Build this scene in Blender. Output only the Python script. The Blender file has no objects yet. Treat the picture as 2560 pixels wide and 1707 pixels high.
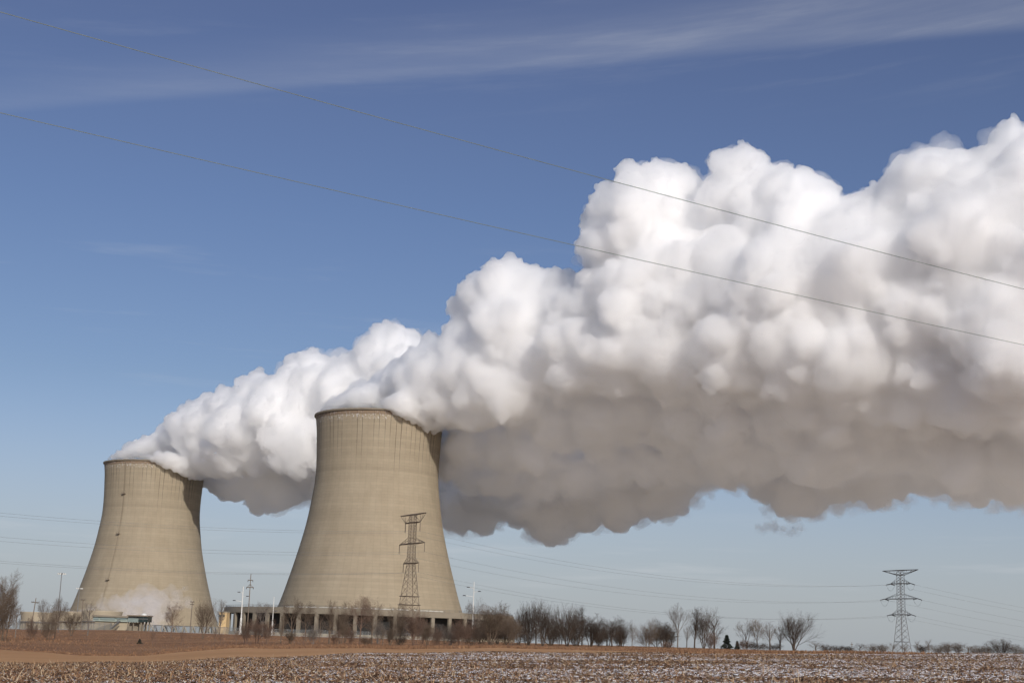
import bpy, bmesh, math, random
import numpy as np
from mathutils import Vector, Matrix, noise as mnoise

S = bpy.context.scene
COL = S.collection
PI = math.pi
R = math.radians

# ------------------------------------------------------------------ camera
FPX = 3530.0                      # focal length in photograph pixels (2560 wide)
PITCH, ROLL = R(12.065), R(1.782)
CAMZ = 1.7
cam_d = bpy.data.cameras.new('camera')
cam = bpy.data.objects.new('camera', cam_d)
COL.objects.link(cam)
cam_d.sensor_width = 36.0
cam_d.lens = 36.0 * FPX / 2560.0
cam_d.clip_start = 0.5
cam_d.clip_end = 60000.0
CM = Matrix.Translation((0, 0, CAMZ)) @ Matrix.Rotation(PI / 2 + PITCH, 4, 'X') @ Matrix.Rotation(ROLL, 4, 'Z')
cam.matrix_world = CM
S.camera = cam
CR = CM.to_3x3()


def ray(px, py):
    v = CR @ Vector(((px - 1280.0) / FPX, -(py - 853.5) / FPX, -1.0))
    return v


def at(px, py, d):
    """the point of the place seen at photograph pixel (px, py), d metres ahead"""
    v = ray(px, py)
    return Vector((0, 0, CAMZ)) + v * (d / v.y)


def mpp(px, py, d):
    """metres per photograph pixel there"""
    v = ray(px, py)
    return d / v.y / FPX


# ------------------------------------------------------------------ object helpers
def tag(o, label=None, cat=None, group=None, kind=None):
    if label: o['label'] = label
    if cat: o['category'] = cat
    if group: o['group'] = group
    if kind: o['kind'] = kind
    return o


def link(o, parent=None):
    COL.objects.link(o)
    if parent is not None:
        o.parent = parent
    return o


def empty(name, loc=(0, 0, 0), rz=0.0):
    o = bpy.data.objects.new(name, None)
    o.empty_display_size = 1.0
    o.location = loc
    o.rotation_euler = (0, 0, rz)
    return link(o)


def np_mesh(name, verts, faces, smooth=False):
    """mesh from an (n,3) array and an (m,3|4) array"""
    verts = np.asarray(verts, dtype=np.float32)
    faces = np.asarray(faces, dtype=np.int32)
    me = bpy.data.meshes.new(name)
    n, k = faces.shape
    me.vertices.add(len(verts))
    me.vertices.foreach_set('co', verts.ravel())
    me.loops.add(n * k)
    me.loops.foreach_set('vertex_index', faces.ravel())
    me.polygons.add(n)
    me.polygons.foreach_set('loop_start', np.arange(0, n * k, k, dtype=np.int32))
    me.polygons.foreach_set('loop_total', np.full(n, k, dtype=np.int32))
    if smooth:
        me.polygons.foreach_set('use_smooth', np.ones(n, dtype=bool))
    me.update(calc_edges=True)
    me.validate()
    return me


class MB:
    """collects boxes, bars and tubes, then links them as one mesh object"""

    def __init__(self):
        self.v, self.f = [], []

    def quad_strip(self, rings, close=True, caps=True):
        b = len(self.v)
        n = len(rings[0])
        for r_ in rings:
            self.v.extend([tuple(p) for p in r_])
        for i in range(len(rings) - 1):
            for j in range(n if close else n - 1):
                a = b + i * n + j
                c = b + i * n + (j + 1) % n
                self.f.append((a, c, c + n, a + n))
        if caps and close:
            self.f.append(tuple(b + j for j in reversed(range(n))))
            self.f.append(tuple(b + (len(rings) - 1) * n + j for j in range(n)))
        return self

    def tube(self, pts, radii, sides=6, caps=True):
        pts = [Vector(p) for p in pts]
        if not hasattr(radii, '__len__'):
            radii = [radii] * len(pts)
        rings = []
        ref = None
        for i, p in enumerate(pts):
            t = (pts[min(i + 1, len(pts) - 1)] - pts[max(i - 1, 0)])
            t = t.normalized() if t.length > 1e-9 else Vector((0, 0, 1))
            if ref is None:
                ref = Vector((1, 0, 0)) if abs(t.x) < 0.8 else Vector((0, 1, 0))
            u = t.cross(ref)
            if u.length < 1e-6:
                u = t.cross(Vector((0, 0, 1)) if abs(t.z) < 0.9 else Vector((0, 1, 0)))
            u.normalize()
            w = t.cross(u)
            ref = w.cross(t) * -1 if False else ref
            rr = radii[i]
            rings.append([p + u * (rr * math.cos(2 * PI * k / sides)) + w * (rr * math.sin(2 * PI * k / sides)) for k in range(sides)])
        return self.quad_strip(rings, True, caps)

    def bar(self, a, b, w, sides=4):
        return self.tube([a, b], w * 0.5 * (1.414 if sides == 4 else 1.0), sides)

    def box(self, c, size, rz=0.0):
        cx, cy, cz = c
        sx, sy, sz = [s * 0.5 for s in size]
        co, si = math.cos(rz), math.sin(rz)
        rings = []
        for z in (-sz, sz):
            ring = []
            for x, y in ((-sx, -sy), (sx, -sy), (sx, sy), (-sx, sy)):
                ring.append((cx + x * co - y * si, cy + x * si + y * co, cz + z))
            rings.append(ring)
        return self.quad_strip(rings, True, True)

    def lathe(self, prof, n=48, c=(0, 0), caps=False):
        rings = []
        for r_, z in prof:
            rings.append([(c[0] + r_ * math.cos(2 * PI * k / n), c[1] + r_ * math.sin(2 * PI * k / n), z) for k in range(n)])
        return self.quad_strip(rings, True, caps)

    def build(self, name, mat, parent=None, smooth=False):
        me = bpy.data.meshes.new(name)
        me.from_pydata(self.v, [], self.f)
        if smooth:
            me.polygons.foreach_set('use_smooth', np.ones(len(me.polygons), dtype=bool))
        me.update()
        if mat is not None:
            me.materials.append(mat)
        o = bpy.data.objects.new(name, me)
        return link(o, parent)


# ------------------------------------------------------------------ material helpers
class NT:
    def __init__(self, name, world=False):
        if world:
            self.m = bpy.data.worlds.new(name)
        else:
            self.m = bpy.data.materials.new(name)
        self.m.use_nodes = True
        self.t = self.m.node_tree
        self.t.nodes.clear()

    def n(self, typ, ins=None, **props):
        nd = self.t.nodes.new(typ)
        for k, v in props.items():
            setattr(nd, k, v)
        for k, v in (ins or {}).items():
            s = nd.inputs[k]
            if isinstance(v, tuple) and len(v) == 2 and hasattr(v[0], 'outputs'):
                self.t.links.new(v[0].outputs[v[1]], s)
            elif hasattr(v, 'outputs'):
                self.t.links.new(v.outputs[0], s)
            else:
                s.default_value = v
        return nd

    def math(self, op, a, b=None, c=None, clamp=False):
        ins = {0: a}
        if b is not None: ins[1] = b
        if c is not None: ins[2] = c
        nd = self.n('ShaderNodeMath', ins, operation=op)
        nd.use_clamp = clamp
        return nd

    def mix(self, f, a, b, blend='MIX'):
        nd = self.t.nodes.new('ShaderNodeMix')
        nd.data_type = 'RGBA'
        nd.blend_type = blend
        for i, v in ((0, f), (6, a), (7, b)):
            s = nd.inputs[i]
            if isinstance(v, tuple) and len(v) == 2 and hasattr(v[0], 'outputs'):
                self.t.links.new(v[0].outputs[v[1]], s)
            elif hasattr(v, 'outputs'):
                self.t.links.new(v.outputs[2 if v.bl_idname == 'ShaderNodeMix' else 0], s)
            else:
                s.default_value = v
        return nd

    def ramp(self, fac, stops, interp='LINEAR'):
        nd = self.n('ShaderNodeValToRGB', {0: fac})
        cr = nd.color_ramp
        cr.interpolation = interp
        while len(cr.elements) < len(stops):
            cr.elements.new(0.5)
        for e, (p, c) in zip(cr.elements, stops):
            e.position = p
            e.color = c if len(c) == 4 else (*c, 1)
        return nd

    def smooth(self, x, lo, hi):
        nd = self.n('ShaderNodeMapRange', {0: x, 1: lo, 2: hi, 3: 0.0, 4: 1.0}, interpolation_type='SMOOTHSTEP')
        return nd

    def out(self, surf=None, vol=None, disp=None):
        o = self.t.nodes.new('ShaderNodeOutputMaterial')
        for k, v in (('Surface', surf), ('Volume', vol), ('Displacement', disp)):
            if v is not None:
                self.t.links.new(v.outputs[0], o.inputs[k])
        return self.m


def colsock(nd):
    return (nd, 2) if nd.bl_idname == 'ShaderNodeMix' else (nd, 0)


def simple(name, rgb, rough=0.7, metal=0.0, var=0.15, scale=3.0):
    t = NT(name)
    tc = t.n('ShaderNodeTexCoord')
    nz = t.n('ShaderNodeTexNoise', {'Vector': (tc, 'Object'), 'Scale': scale, 'Detail': 4.0})
    c = t.mix((nz, 0), tuple(x * (1 - var) for x in rgb) + (1,), tuple(min(1, x * (1 + var)) for x in rgb) + (1,))
    b = t.n('ShaderNodeBsdfPrincipled', {'Base Color': colsock(c), 'Roughness': rough, 'Metallic': metal})
    return t.out(b)

# ------------------------------------------------------------------ light and sky
SUN_EL, SUN_AZ = R(27.0), R(21.0)       # sun behind the camera and to its right
SUN_DIR = Vector((math.sin(SUN_AZ) * math.cos(SUN_EL), -math.cos(SUN_AZ) * math.cos(SUN_EL), math.sin(SUN_EL)))
sun_d = bpy.data.lights.new('sun', 'SUN')
sun_d.energy = 3.0
sun_d.angle = R(0.5)
sun_d.color = (1.0, 0.94, 0.86)
sun = link(bpy.data.objects.new('sun', sun_d))
sun.rotation_euler = SUN_DIR.to_track_quat('Z', 'Y').to_euler()
sun.location = (200, -200, 300)

# edges of the long cirrus band as straight lines on a plane set up far ahead (x over y, z over y)
def flat(px, py):
    v = ray(px, py)
    return v.x / v.y, v.z / v.y


def line_through(p, q):
    (x0, z0), (x1, z1) = flat(*p), flat(*q)
    k = (z1 - z0) / (x1 - x0)
    return z0 - k * x0, k


LO = line_through((300, 268), (2200, 118))
HI = line_through((300, 208), (1900, -10))
w = NT('World', world=True)
S.world = w.m
sky = w.n('ShaderNodeTexSky', sky_type='NISHITA')
sky.sun_disc = False
sky.sun_elevation = SUN_EL
sky.sun_rotation = PI - SUN_AZ
sky.altitude = 250.0
sky.air_density = 1.0
sky.dust_density = 1.3
sky.ozone_density = 2.0
tc = w.n('ShaderNodeTexCoord')
sx = w.n('ShaderNodeSeparateXYZ', {0: (tc, 'Generated')})
el = w.math('ARCSINE', (sx, 2))                      # elevation
az = w.math('ARCTAN2', (sx, 0), (sx, 1))             # bearing from straight ahead, to the right
# winter air: a touch more violet aloft, greyer and even toward the horizon
tint = w.ramp(w.math('MULTIPLY', el, 1.6), [(0.0, (.70, .72, .92)), (0.10, (.67, .68, .84)), (0.28, (.62, .61, .69)), (0.48, (.60, .59, .70)), (0.78, (.66, .57, .67)), (1.0, (1.1, 1.05, 1.0))])  # last stop: sky overhead, out of view, brightened as added fill light
skyc = w.mix(1.0, (sky, 0), colsock(tint), 'MULTIPLY')
hz = w.n('ShaderNodeMapRange', {0: el, 1: 0.0, 2: R(11), 3: 0.75, 4: 0.0}, interpolation_type='SMOOTHSTEP')
skyc = w.mix((hz, 0), colsock(skyc), (3.70, 4.00, 4.25, 1))


# thin cirrus far above: one long band widening to the right, a few wisps below it
def cband(lo0, lo1, hi0, hi1, soft_lo, soft_hi):
    a0, a1 = R(-20), R(20)
    f = w.n('ShaderNodeMapRange', {0: az, 1: a0, 2: a1, 3: 0.0, 4: 1.0}, clamp=False)
    lo = w.math('ADD', R(lo0), w.math('MULTIPLY', (f, 0), R(lo1 - lo0)))
    hi = w.math('ADD', R(hi0), w.math('MULTIPLY', (f, 0), R(hi1 - hi0)))
    a = w.math('DIVIDE', w.math('SUBTRACT', el, lo), R(soft_lo))
    b = w.math('DIVIDE', w.math('SUBTRACT', hi, el), R(soft_hi))
    return w.math('MULTIPLY', w.smooth(a, 0, 1), w.smooth(b, 0, 1))


cv = w.n('ShaderNodeCombineXYZ', {0: w.math('ADD', w.math('MULTIPLY', az, 2.2), w.math('MULTIPLY', el, 3.0)), 1: w.math('ADD', w.math('MULTIPLY', el, 26.0), w.math('MULTIPLY', az, -2.6)), 2: 0.0})
cn = w.n('ShaderNodeTexNoise', {'Vector': cv, 'Scale': 1.9, 'Detail': 9.0, 'Roughness': 0.62})
cv2 = w.n('ShaderNodeCombineXYZ', {0: w.math('MULTIPLY', az, 5.0), 1: w.math('MULTIPLY', el, 55.0), 2: 4.0})
cn2 = w.n('ShaderNodeTexNoise', {'Vector': cv2, 'Scale': 1.3, 'Detail': 6.0, 'Roughness': 0.6})
fx = w.math('DIVIDE', (sx, 0), w.math('MAXIMUM', (sx, 1), 0.05))
fz = w.math('DIVIDE', (sx, 2), w.math('MAXIMUM', (sx, 1), 0.05))
above = w.math('SUBTRACT', fz, w.math('ADD', LO[0], w.math('MULTIPLY', fx, LO[1])))
below = w.math('SUBTRACT', w.math('ADD', HI[0], w.math('MULTIPLY', fx, HI[1])), fz)
bandm = w.math('MULTIPLY', w.smooth(above, 0.0, 0.012), w.smooth(below, -0.035, 0.04))
main = w.math('MULTIPLY', bandm, w.math('ADD', 0.5, w.math('MULTIPLY', w.smooth((cn, 0), 0.28, 0.75), 0.6)))
low = w.math('MULTIPLY', cband(1.0, 1.0, 6.5, 6.0, 2.0, 2.5), w.smooth((cn2, 0), 0.50, 0.78))
mid = w.math('MULTIPLY', cband(8.0, 8.0, 17.0, 17.0, 3.0, 3.0), w.smooth((cn2, 0), 0.55, 0.80))
high = w.math('MULTIPLY', cband(20.0, 20.0, 34.0, 34.0, 3.0, 3.0), w.smooth((cn, 0), 0.50, 0.80))
cf = w.math('ADD', w.math('MULTIPLY', main, 0.17), w.math('ADD', w.math('MULTIPLY', low, 0.26), w.math('ADD', w.math('MULTIPLY', mid, 0.12), w.math('MULTIPLY', high, 0.07))))
skyc = w.mix(cf, colsock(skyc), (5.9, 6.0, 6.2, 1))
bg = w.n('ShaderNodeBackground', {'Color': colsock(skyc), 'Strength': 0.10})
wo = w.n('ShaderNodeOutputWorld', {'Surface': bg})
S.view_settings.view_transform = 'Standard'
S.view_settings.look = 'None'
S.view_settings.exposure = 0.17
S.view_settings.gamma = 1.0

# ------------------------------------------------------------------ cooling tower positions
D1, D2 = 981.2, 1278.9
T1 = Vector((-90.8, D1, 2.1))
T2 = Vector((-319.9, D2, -1.35))

# ------------------------------------------------------------------ steam plumes
def ico(level):
    bm = bmesh.new()
    bmesh.ops.create_icosphere(bm, subdivisions=level, radius=1.0)
    v = np.array([x.co[:] for x in bm.verts])
    f = np.array([[x.index for x in p.verts] for p in bm.faces])
    bm.free()
    return v, f


ICO = {k: ico(k) for k in (1, 2, 3)}


def spheres_mesh(name, sph):
    vs, fs, base = [], [], 0
    for lev, sel in ((3, lambda r: r > 20), (2, lambda r: 6 < r <= 20), (1, lambda r: r <= 6)):
        q = sph[[sel(r) for r in sph[:, 3]]]
        if not len(q):
            continue
        v, f = ICO[lev]
        vv = v[None] * q[:, None, 3:4] + q[:, None, :3]
        ff = f[None] + (np.arange(len(q)) * len(v))[:, None, None] + base
        vs.append(vv.reshape(-1, 3)); fs.append(ff.reshape(-1, 3))
        base += len(q) * len(v)
    return np_mesh(name, np.concatenate(vs), np.concatenate(fs))


def bubble(main, rng, levels, rmin, grow=1.0):
    """cauliflower: every ball carries smaller balls on its surface"""
    allb = [main]
    cur = main
    for (n, lo, hi, sink) in levels:
        d = rng.normal(size=(len(cur), n, 3))
        d /= np.linalg.norm(d, axis=2, keepdims=True)
        d[..., 2] *= 0.95
        r = cur[:, None, 3] * rng.uniform(lo, hi, size=(len(cur), n))
        c = cur[:, None, :3] + d * (cur[:, None, 3] - r * sink)[..., None]
        nb = np.concatenate([c, r[..., None]], axis=2).reshape(-1, 4)
        nb = nb[nb[:, 3] > rmin]
        if not len(nb):
            break
        allb.append(nb)
        cur = nb
    return np.concatenate(allb)


NEAR_LOBES = [
 (806,1024,8),(822,1014,13),(842,1008,20),(868,1004,28),(905,994,40),(950,985,50),(1000,968,64),(1050,950,78),(1050,1010,56),(1000,1012,46),(945,1016,30),(1072,1036,34),(1030,1040,26),
 (1110,930,92),(1120,1000,66),(1180,1005,66),(1085,885,50),(1200,935,108),(1150,850,52),(1190,870,80),(1260,990,70),(1290,945,98),
 (1262,715,72),(1205,750,70),(1178,788,46),(1340,740,74),(1420,748,76),(1300,800,118),(1200,850,80),(1375,690,24),(1312,690,30),
 (1600,560,130),(1662,476,80),(1530,530,72),(1560,610,96),(1640,620,100),(1486,555,40),(1510,620,46),(1580,470,40),
 (1840,425,62),(1808,408,34),(1880,415,42),(1790,500,58),(1830,505,76),
 (1950,478,74),(2010,488,70),(2060,482,42),(2000,560,108),(1900,565,88),
 (2330,458,102),(2250,498,76),(2160,535,66),(2390,500,100),(2185,565,88),(2410,430,50),
 (2530,370,66),(2468,414,60),(2615,385,76),(2560,450,112),(2720,410,110),(2700,480,150),
 (1500,760,108),(1450,850,126),(1350,890,108),(1600,750,148),(1560,860,116),(1700,700,150),(1700,840,140),(1850,700,168),(1850,835,140),
 (2000,700,168),(2000,850,150),(2150,700,170),(2150,850,150),(2300,650,170),(2300,800,170),(2450,600,170),(2450,780,180),(2600,600,180),(2600,800,190),(2780,650,200),(2780,850,190),
 (1400,950,58),(1330,1000,42),(1480,940,52),(1690,950,62),(1790,975,66),(1870,930,88),(2000,985,86),(2100,980,82),(2200,975,98),(2290,1000,78),(2086,1075,44),(2420,960,110),(2560,960,120),
]
FAR_LOBES = [
 (283,1143,8),(297,1136,12),(318,1128,17),(340,1122,22),(370,1112,30),(410,1105,42),(455,1085,55),(430,1140,30),(470,1148,34),(400,1140,20),(500,1060,68),(490,1128,48),(540,1135,52),(560,1060,82),(470,1034,30),(520,1012,34),
 (600,1012,50),(650,992,62),(690,975,48),(620,1080,100),(700,1050,108),(660,1120,70),(745,950,58),(785,918,46),(800,980,80),(830,935,42),(900,918,46),(930,900,42),(985,862,56),(1032,868,38),(960,880,66),(1000,930,88),(880,1000,108),(770,1090,100),(560,1130,54),(850,1080,90),(1120,1110,60),(1180,1120,70),(1110,1180,60),
 (940,1150,106),(1050,1150,108),
 (1150,1220,86),(1150,1290,46),(1210,1290,42),(1240,1190,98),(1290,1250,56),(1340,1200,98),(1370,1290,62),(1385,1330,34),(1430,1240,82),(1468,1285,40),(1450,1160,108),(1550,1230,80),(1545,1290,34),(1560,1140,108),(1650,1200,78),(1690,1250,36),(1700,1100,118),(1790,1110,84),(1850,1090,88),(1920,1170,72),(1990,1205,72),(2030,1255,38),(1950,1080,118),(2080,1160,84),(2080,1080,118),(2200,1170,78),(2200,1080,118),(2320,1160,74),(2330,1060,118),(2430,1180,72),(2450,1060,128),(2540,1180,78),(2600,1080,140),(2720,1100,150),
]


# the shaded lower body of each plume trails a little behind its sunlit upper body
NEAR_LOW = [(1135,1135,46),(1195,1140,54),(1265,1140,60),(1340,1130,64),(1120,1178,34),(1128,1092,36),(1165,1100,46),(1160,1062,44),(1220,1066,58),(1300,1070,66),(1390,1062,76),(1490,1046,86),(1600,1044,92),(1710,1060,94),(1820,1080,92),(1930,1090,92),(2050,1096,92),(2170,1098,92),(2290,1100,94),(2410,1096,100),(2540,1100,108),(2690,1100,120)]
NEAR_FILL = [(1300,1030,56,24),(1400,1018,64,24),(1500,1002,70,24),(1600,1004,74,24),(1720,1022,76,24),(1840,1040,76,24),(1960,1050,76,24),(2080,1052,78,24),(2200,1052,80,24),(2330,1050,84,24),
             (1400,1130,54,66),(1440,1150,50,76),(1370,1150,46,74),(1320,1110,54,56),(1500,1100,60,60),(2310,925,84,-14),(2350,975,70,-8),(2270,880,80,-14),
             (1180,1176,58,82),(1260,1186,62,82),(1350,1186,66,82),(1440,1172,70,82),(1530,1146,70,82),(1620,1140,70,82),(1710,1140,70,82),(1800,1146,66,82),(1890,1150,66,82)]
FAR_LOW = [(535,1192,44),(575,1198,50),(620,1206,54),(662,1212,56),(712,1206,58),(770,1196,64),(840,1186,72),(900,1180,80)]


# steam tumbling over the downwind half of the rim, on the side toward the camera: row, column, radius
NEAR_SPILL = [(972,1012,13),(990,1022,15),(1008,1030,17),(1026,1036,18),(1042,1040,20),(1058,1048,21),(1073,1060,20),(1088,1066,18),(1101,1066,14),(985,1005,20),(1015,1015,26),(1050,1024,30),(1080,1036,28),(960,1006,12),(1000,1000,24),(1108,1048,20)]
FAR_SPILL = [(352,1137,7),(368,1141,9),(385,1146,10),(402,1151,12),(420,1158,14),(436,1164,14),(452,1170,15),(468,1178,16),(482,1184,15),(496,1188,13),(506,1190,11),(395,1138,14),(425,1145,18),(458,1156,22),(486,1170,20),(335,1136,8),(512,1180,14)]


NEAR_WEDGE = [(803,1026,7),(816,1019,10),(830,1012,14),(846,1008,17),(866,1004,21),(890,996,27),(918,992,30),(948,990,32),(900,1008,18),(930,1008,20),(975,978,38),(950,1010,18),(1000,985,38)]
FAR_WEDGE = [(272,1146,5),(284,1142,8),(297,1137,11),(312,1132,14),(330,1126,17),(352,1120,20),(330,1140,8),(350,1138,10),(375,1114,24),(400,1108,30),(380,1134,14),(365,1140,9),(430,1122,30),(405,1140,12)]


def plume(name, lobes, low, axis0, depth0, slope, rng, voxel, rmin):
    main = []
    for (px, py, r, back) in [(*l, 0.0) for l in lobes] + [(l[0], l[1] + rng.uniform(-20, 20), l[2] * rng.uniform(.86, 1.14), 48.0 + rng.uniform(-14, 14)) for l in low] + (NEAR_FILL if axis0 is T1 else []):
        py, r = py + .045 * r, r * .95
        x1 = at(px, py, depth0).x
        xw = x1 - axis0.x
        d = depth0 if xw <= 0 else (depth0 + slope * axis0.x) / (1 + slope * x1 / depth0)
        d += back
        rm = r * mpp(px, py, d)
        near_mouth = xw < 55
        jit = 0.0 if near_mouth else rng.uniform(-0.16, 0.16) * rm
        p = at(px, py, d + jit)
        main.append((p.x, p.y, p.z, rm))
        if r > 24:
            for s in (-1, 1):
                q = at(px + rng.uniform(-.25, .25) * r, py + rng.uniform(-.1, .3) * r, d + jit + s * rm * (0.6 if near_mouth else 0.6))
                main.append((q.x, q.y, q.z, rm * rng.uniform(.68, .86)))
    main = np.array(main)
    sph = bubble(main, rng, ((20, .20, .48, .22), (12, .24, .5, .26), (9, .28, .52, .28)), rmin)
    far_off = main[(main[:, 0] - axis0.x) > (160 if axis0 is T1 else 120)]
    fe = far_off.copy()
    grow = np.clip((fe[:, 0] - axis0.x - 120) / 260, .35, 1.25)
    fe[:, 3] += grow * np.clip(fe[:, 3] * (.08 if axis0 is T1 else .11), .6, 3.4 if axis0 is T1 else 4.4)
    fe = bubble(fe, rng, ((14, .26, .5, .2), (7, .3, .5, .25)), 2.2)
    return sph, fe


def mouth(axis0, depth0, rng, rmin):
    main = []
    mid, half, R_ = (947.0, 160.0, 45.0) if axis0 is T1 else (384.0, 126.0, 45.0)
    for (px, py, r) in (NEAR_SPILL if axis0 is T1 else FAR_SPILL):
        u = min(max((px - mid) / half, -1), 1)
        d = depth0 - R_ * math.sqrt(1 - u * u)
        rm = r * mpp(px, py, d)
        p = at(px, py, d - rm * .25)
        main.append((p.x, p.y, p.z, rm))
    for (px, py, r) in (NEAR_WEDGE if axis0 is T1 else FAR_WEDGE):
        p = at(px, py, depth0 - 12)
        main.append((p.x, p.y, p.z, r * mpp(px, py, depth0)))
    return bubble(np.array(main), rng, ((14, .26, .5, .25), (9, .28, .5, .3)), rmin)




rng = np.random.default_rng(7)
near_sph, near_feather = plume('near', NEAR_LOBES, NEAR_LOW, T1, D1, 0.62, rng, 1.5, 1.2)
far_sph, far_feather = plume('far', FAR_LOBES, FAR_LOW, T2, D2, 0.62, rng, 1.9, 1.5)
near_mouth = mouth(T1, D1, rng, 0.9)
far_mouth = mouth(T2, D2, rng, 1.1)
# torn shreds hanging below the far plume
SHREDS = [(1130,1330,20),(1165,1344,14),(1205,1325,16),(1240,1322,18),(1330,1345,22),(1372,1365,20),(1400,1362,16),(1430,1340,18),(1462,1328,16),(1500,1310,20),(1545,1325,16),(1580,1308,18),(1610,1285,22),(1660,1290,20),(1705,1282,18),(1740,1262,20),(1790,1232,22),(1850,1215,24),(1890,1245,22),(1935,1270,22),(1985,1290,22),(2030,1298,20),(2085,1275,24),(2140,1262,24),(2200,1262,24),(2260,1262,24),(2330,1255,24),(2400,1262,24),(2470,1268,24),(2540,1274,24),
          (1905,1320,12),(1920,1312,13),(1935,1324,13),(1950,1316,13),(1968,1324,13),(1990,1322,11),(1942,1302,10),(2010,1320,9),
          (560,1252,9),(610,1266,10),(650,1276,9),(690,1276,9),(730,1268,9)]


def shreds(k, rng):
    main = []
    for (px, py, r) in SHREDS:
        x1 = at(px, py, D2).x
        d = (D2 + .62 * T2.x) / (1 + .62 * x1 / D2) + (48 if px < 900 else 0) + rng.uniform(-10, 10)
        for q in range(3):
            p = at(px + rng.uniform(-1, 1) * r, py + rng.uniform(-.6, .6) * r - (10 if px < 1900 or px > 2012 else 0), d + rng.uniform(-10, 10))
            main.append((p.x, p.y, p.z, r * k * rng.uniform(.5, 1) * mpp(px, py, d)))
    return bubble(np.array(main), rng, ((10, .3, .6, .2), (6, .3, .6, .2)), 1.0)


shred_outer, shred_inner = shreds(1.0, rng), shreds(.6, rng)
print('spheres', len(near_sph), len(far_sph))



# ------------------------------------------------------------------ terrain
# height profile of the land along sight lines: photograph column -> [(metres ahead, photograph row of the bare ground)]
PROFILE = {
    0:    [(38, 1707), (85, 1659), (115, 1641), (160, 1620), (230, 1599), (330, 1586), (450, 1577), (700, 1570)],
    300:  [(40, 1707), (90, 1655), (140, 1641), (165, 1636), (200, 1616), (260, 1602), (350, 1589), (560, 1576), (700, 1574)],
    640:  [(42, 1707), (100, 1642), (130, 1632), (170, 1620), (230, 1608), (300, 1599), (560, 1588), (700, 1586)],
    930:  [(44, 1707), (108, 1633), (140, 1626), (180, 1620), (240, 1613), (300, 1607), (560, 1596), (800, 1593)],
    1280: [(47, 1707), (115, 1631), (150, 1625), (200, 1619), (300, 1612), (400, 1609), (700, 1605)],
    1700: [(50, 1707), (120, 1631), (160, 1628), (220, 1624), (320, 1619), (500, 1619), (800, 1619)],
    2200: [(53, 1707), (125, 1634), (160, 1635), (220, 1635), (320, 1634), (500, 1635), (800, 1636)],
    2560: [(56, 1707), (125, 1636), (160, 1641), (220, 1642), (320, 1642), (500, 1643), (800, 1645)],
}
_cols = sorted(PROFILE)
_prof = []
for c_ in _cols:
    ds, zs = [0.0, 12.0], [0.0, 0.0]
    for d_, py_ in PROFILE[c_]:
        ds.append(d_); zs.append(at(c_, py_, d_).z)
    ds += [1500.0, 6000.0]; zs += [0.6, 0.0]
    _prof.append((np.array(ds), np.array(zs)))
_HC = [ray(c_, 1608).x / ray(c_, 1608).y for c_ in _cols]       # tangent of each column's bearing


def ground_z(x, y):
    x = np.asarray(x, float); y = np.asarray(y, float)
    t = np.where(y > 1.0, x / np.maximum(y, 1.0), np.sign(x) * 9.0)
    zc = np.stack([np.interp(np.maximum(y, 0.0), d_, z_) for d_, z_ in _prof])
    idx = np.clip(np.searchsorted(_HC, t) - 1, 0, len(_HC) - 2)
    h0 = np.take(_HC, idx); h1 = np.take(_HC, idx + 1)
    f = np.clip((t - h0) / (h1 - h0), 0, 1)
    f = f * f * (3 - 2 * f)
    a = np.take_along_axis(zc, idx[None], 0)[0]; b = np.take_along_axis(zc, (idx + 1)[None], 0)[0]
    z = a * (1 - f) + b * f
    z = z + 0.06 * np.sin(x * 0.11 + y * 0.07) * np.clip(y / 60, 0, 1)
    return z


def gz(x, y):
    return float(ground_z(np.array([x]), np.array([y]))[0])


def stand(px, d):
    """the ground point d metres ahead in photograph column px (bearing taken at the horizon)"""
    r_ = ray(px, 1608 + (px - 1280) * 0.0311)
    x = r_.x / r_.y * d
    return Vector((x, d, gz(x, d)))


def edge_fields(t):
    """depth of the stubble's far edge and of the mown strip's far edge for bearings t = x / y"""
    px = 1280 + t * 3450
    e1 = np.interp(px, [-400, 0, 300, 640, 930, 1280, 1700, 2200, 2560, 3000], [80, 86, 90, 100, 108, 116, 122, 127, 127, 127])
    e2 = np.interp(px, [-400, 0, 150, 300, 420, 640, 930, 1280, 1500, 1700, 3000], [160, 160, 156, 146, 150, 170, 182, 190, 165, 134, 134])
    e1 = e1 + 1.2 * np.sin(px * 0.021) + 0.7 * np.sin(px * 0.057 + 1)
    e2 = np.maximum(e2 + 4 * np.sin(px * 0.013 + 2) + 2.5 * np.sin(px * 0.041), e1 + 3)
    return e1, e2


_in = np.radians(np.arange(-26, 26.01, 0.16))
_outa = np.radians(np.concatenate([np.arange(-180, -26, 4.0), np.arange(30, 180, 4.0)]))
ANG = np.sort(np.concatenate([_in, _outa]))
_c = np.cos(ANG)
_t = np.where(np.abs(ANG) < R(75), np.tan(np.clip(ANG, -R(75), R(75))), np.sign(ANG) * 3.7)
E1, E2 = edge_fields(_t)
_front = np.maximum(_c, 0.35)


def ring_radius(kind, f):
    """radius of a ring at every bearing"""
    if kind == 'field':
        return (2.0 + (E1 - 2.0) * f) / _front
    if kind == 'strip':
        return (E1 + (E2 - E1) * f) / _front
    if kind == 'meadow':
        return (E2 + (640.0 - E2) * f ** 1.3) / _front
    return (640.0 * (45000.0 / 640.0) ** f) / _front


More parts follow.
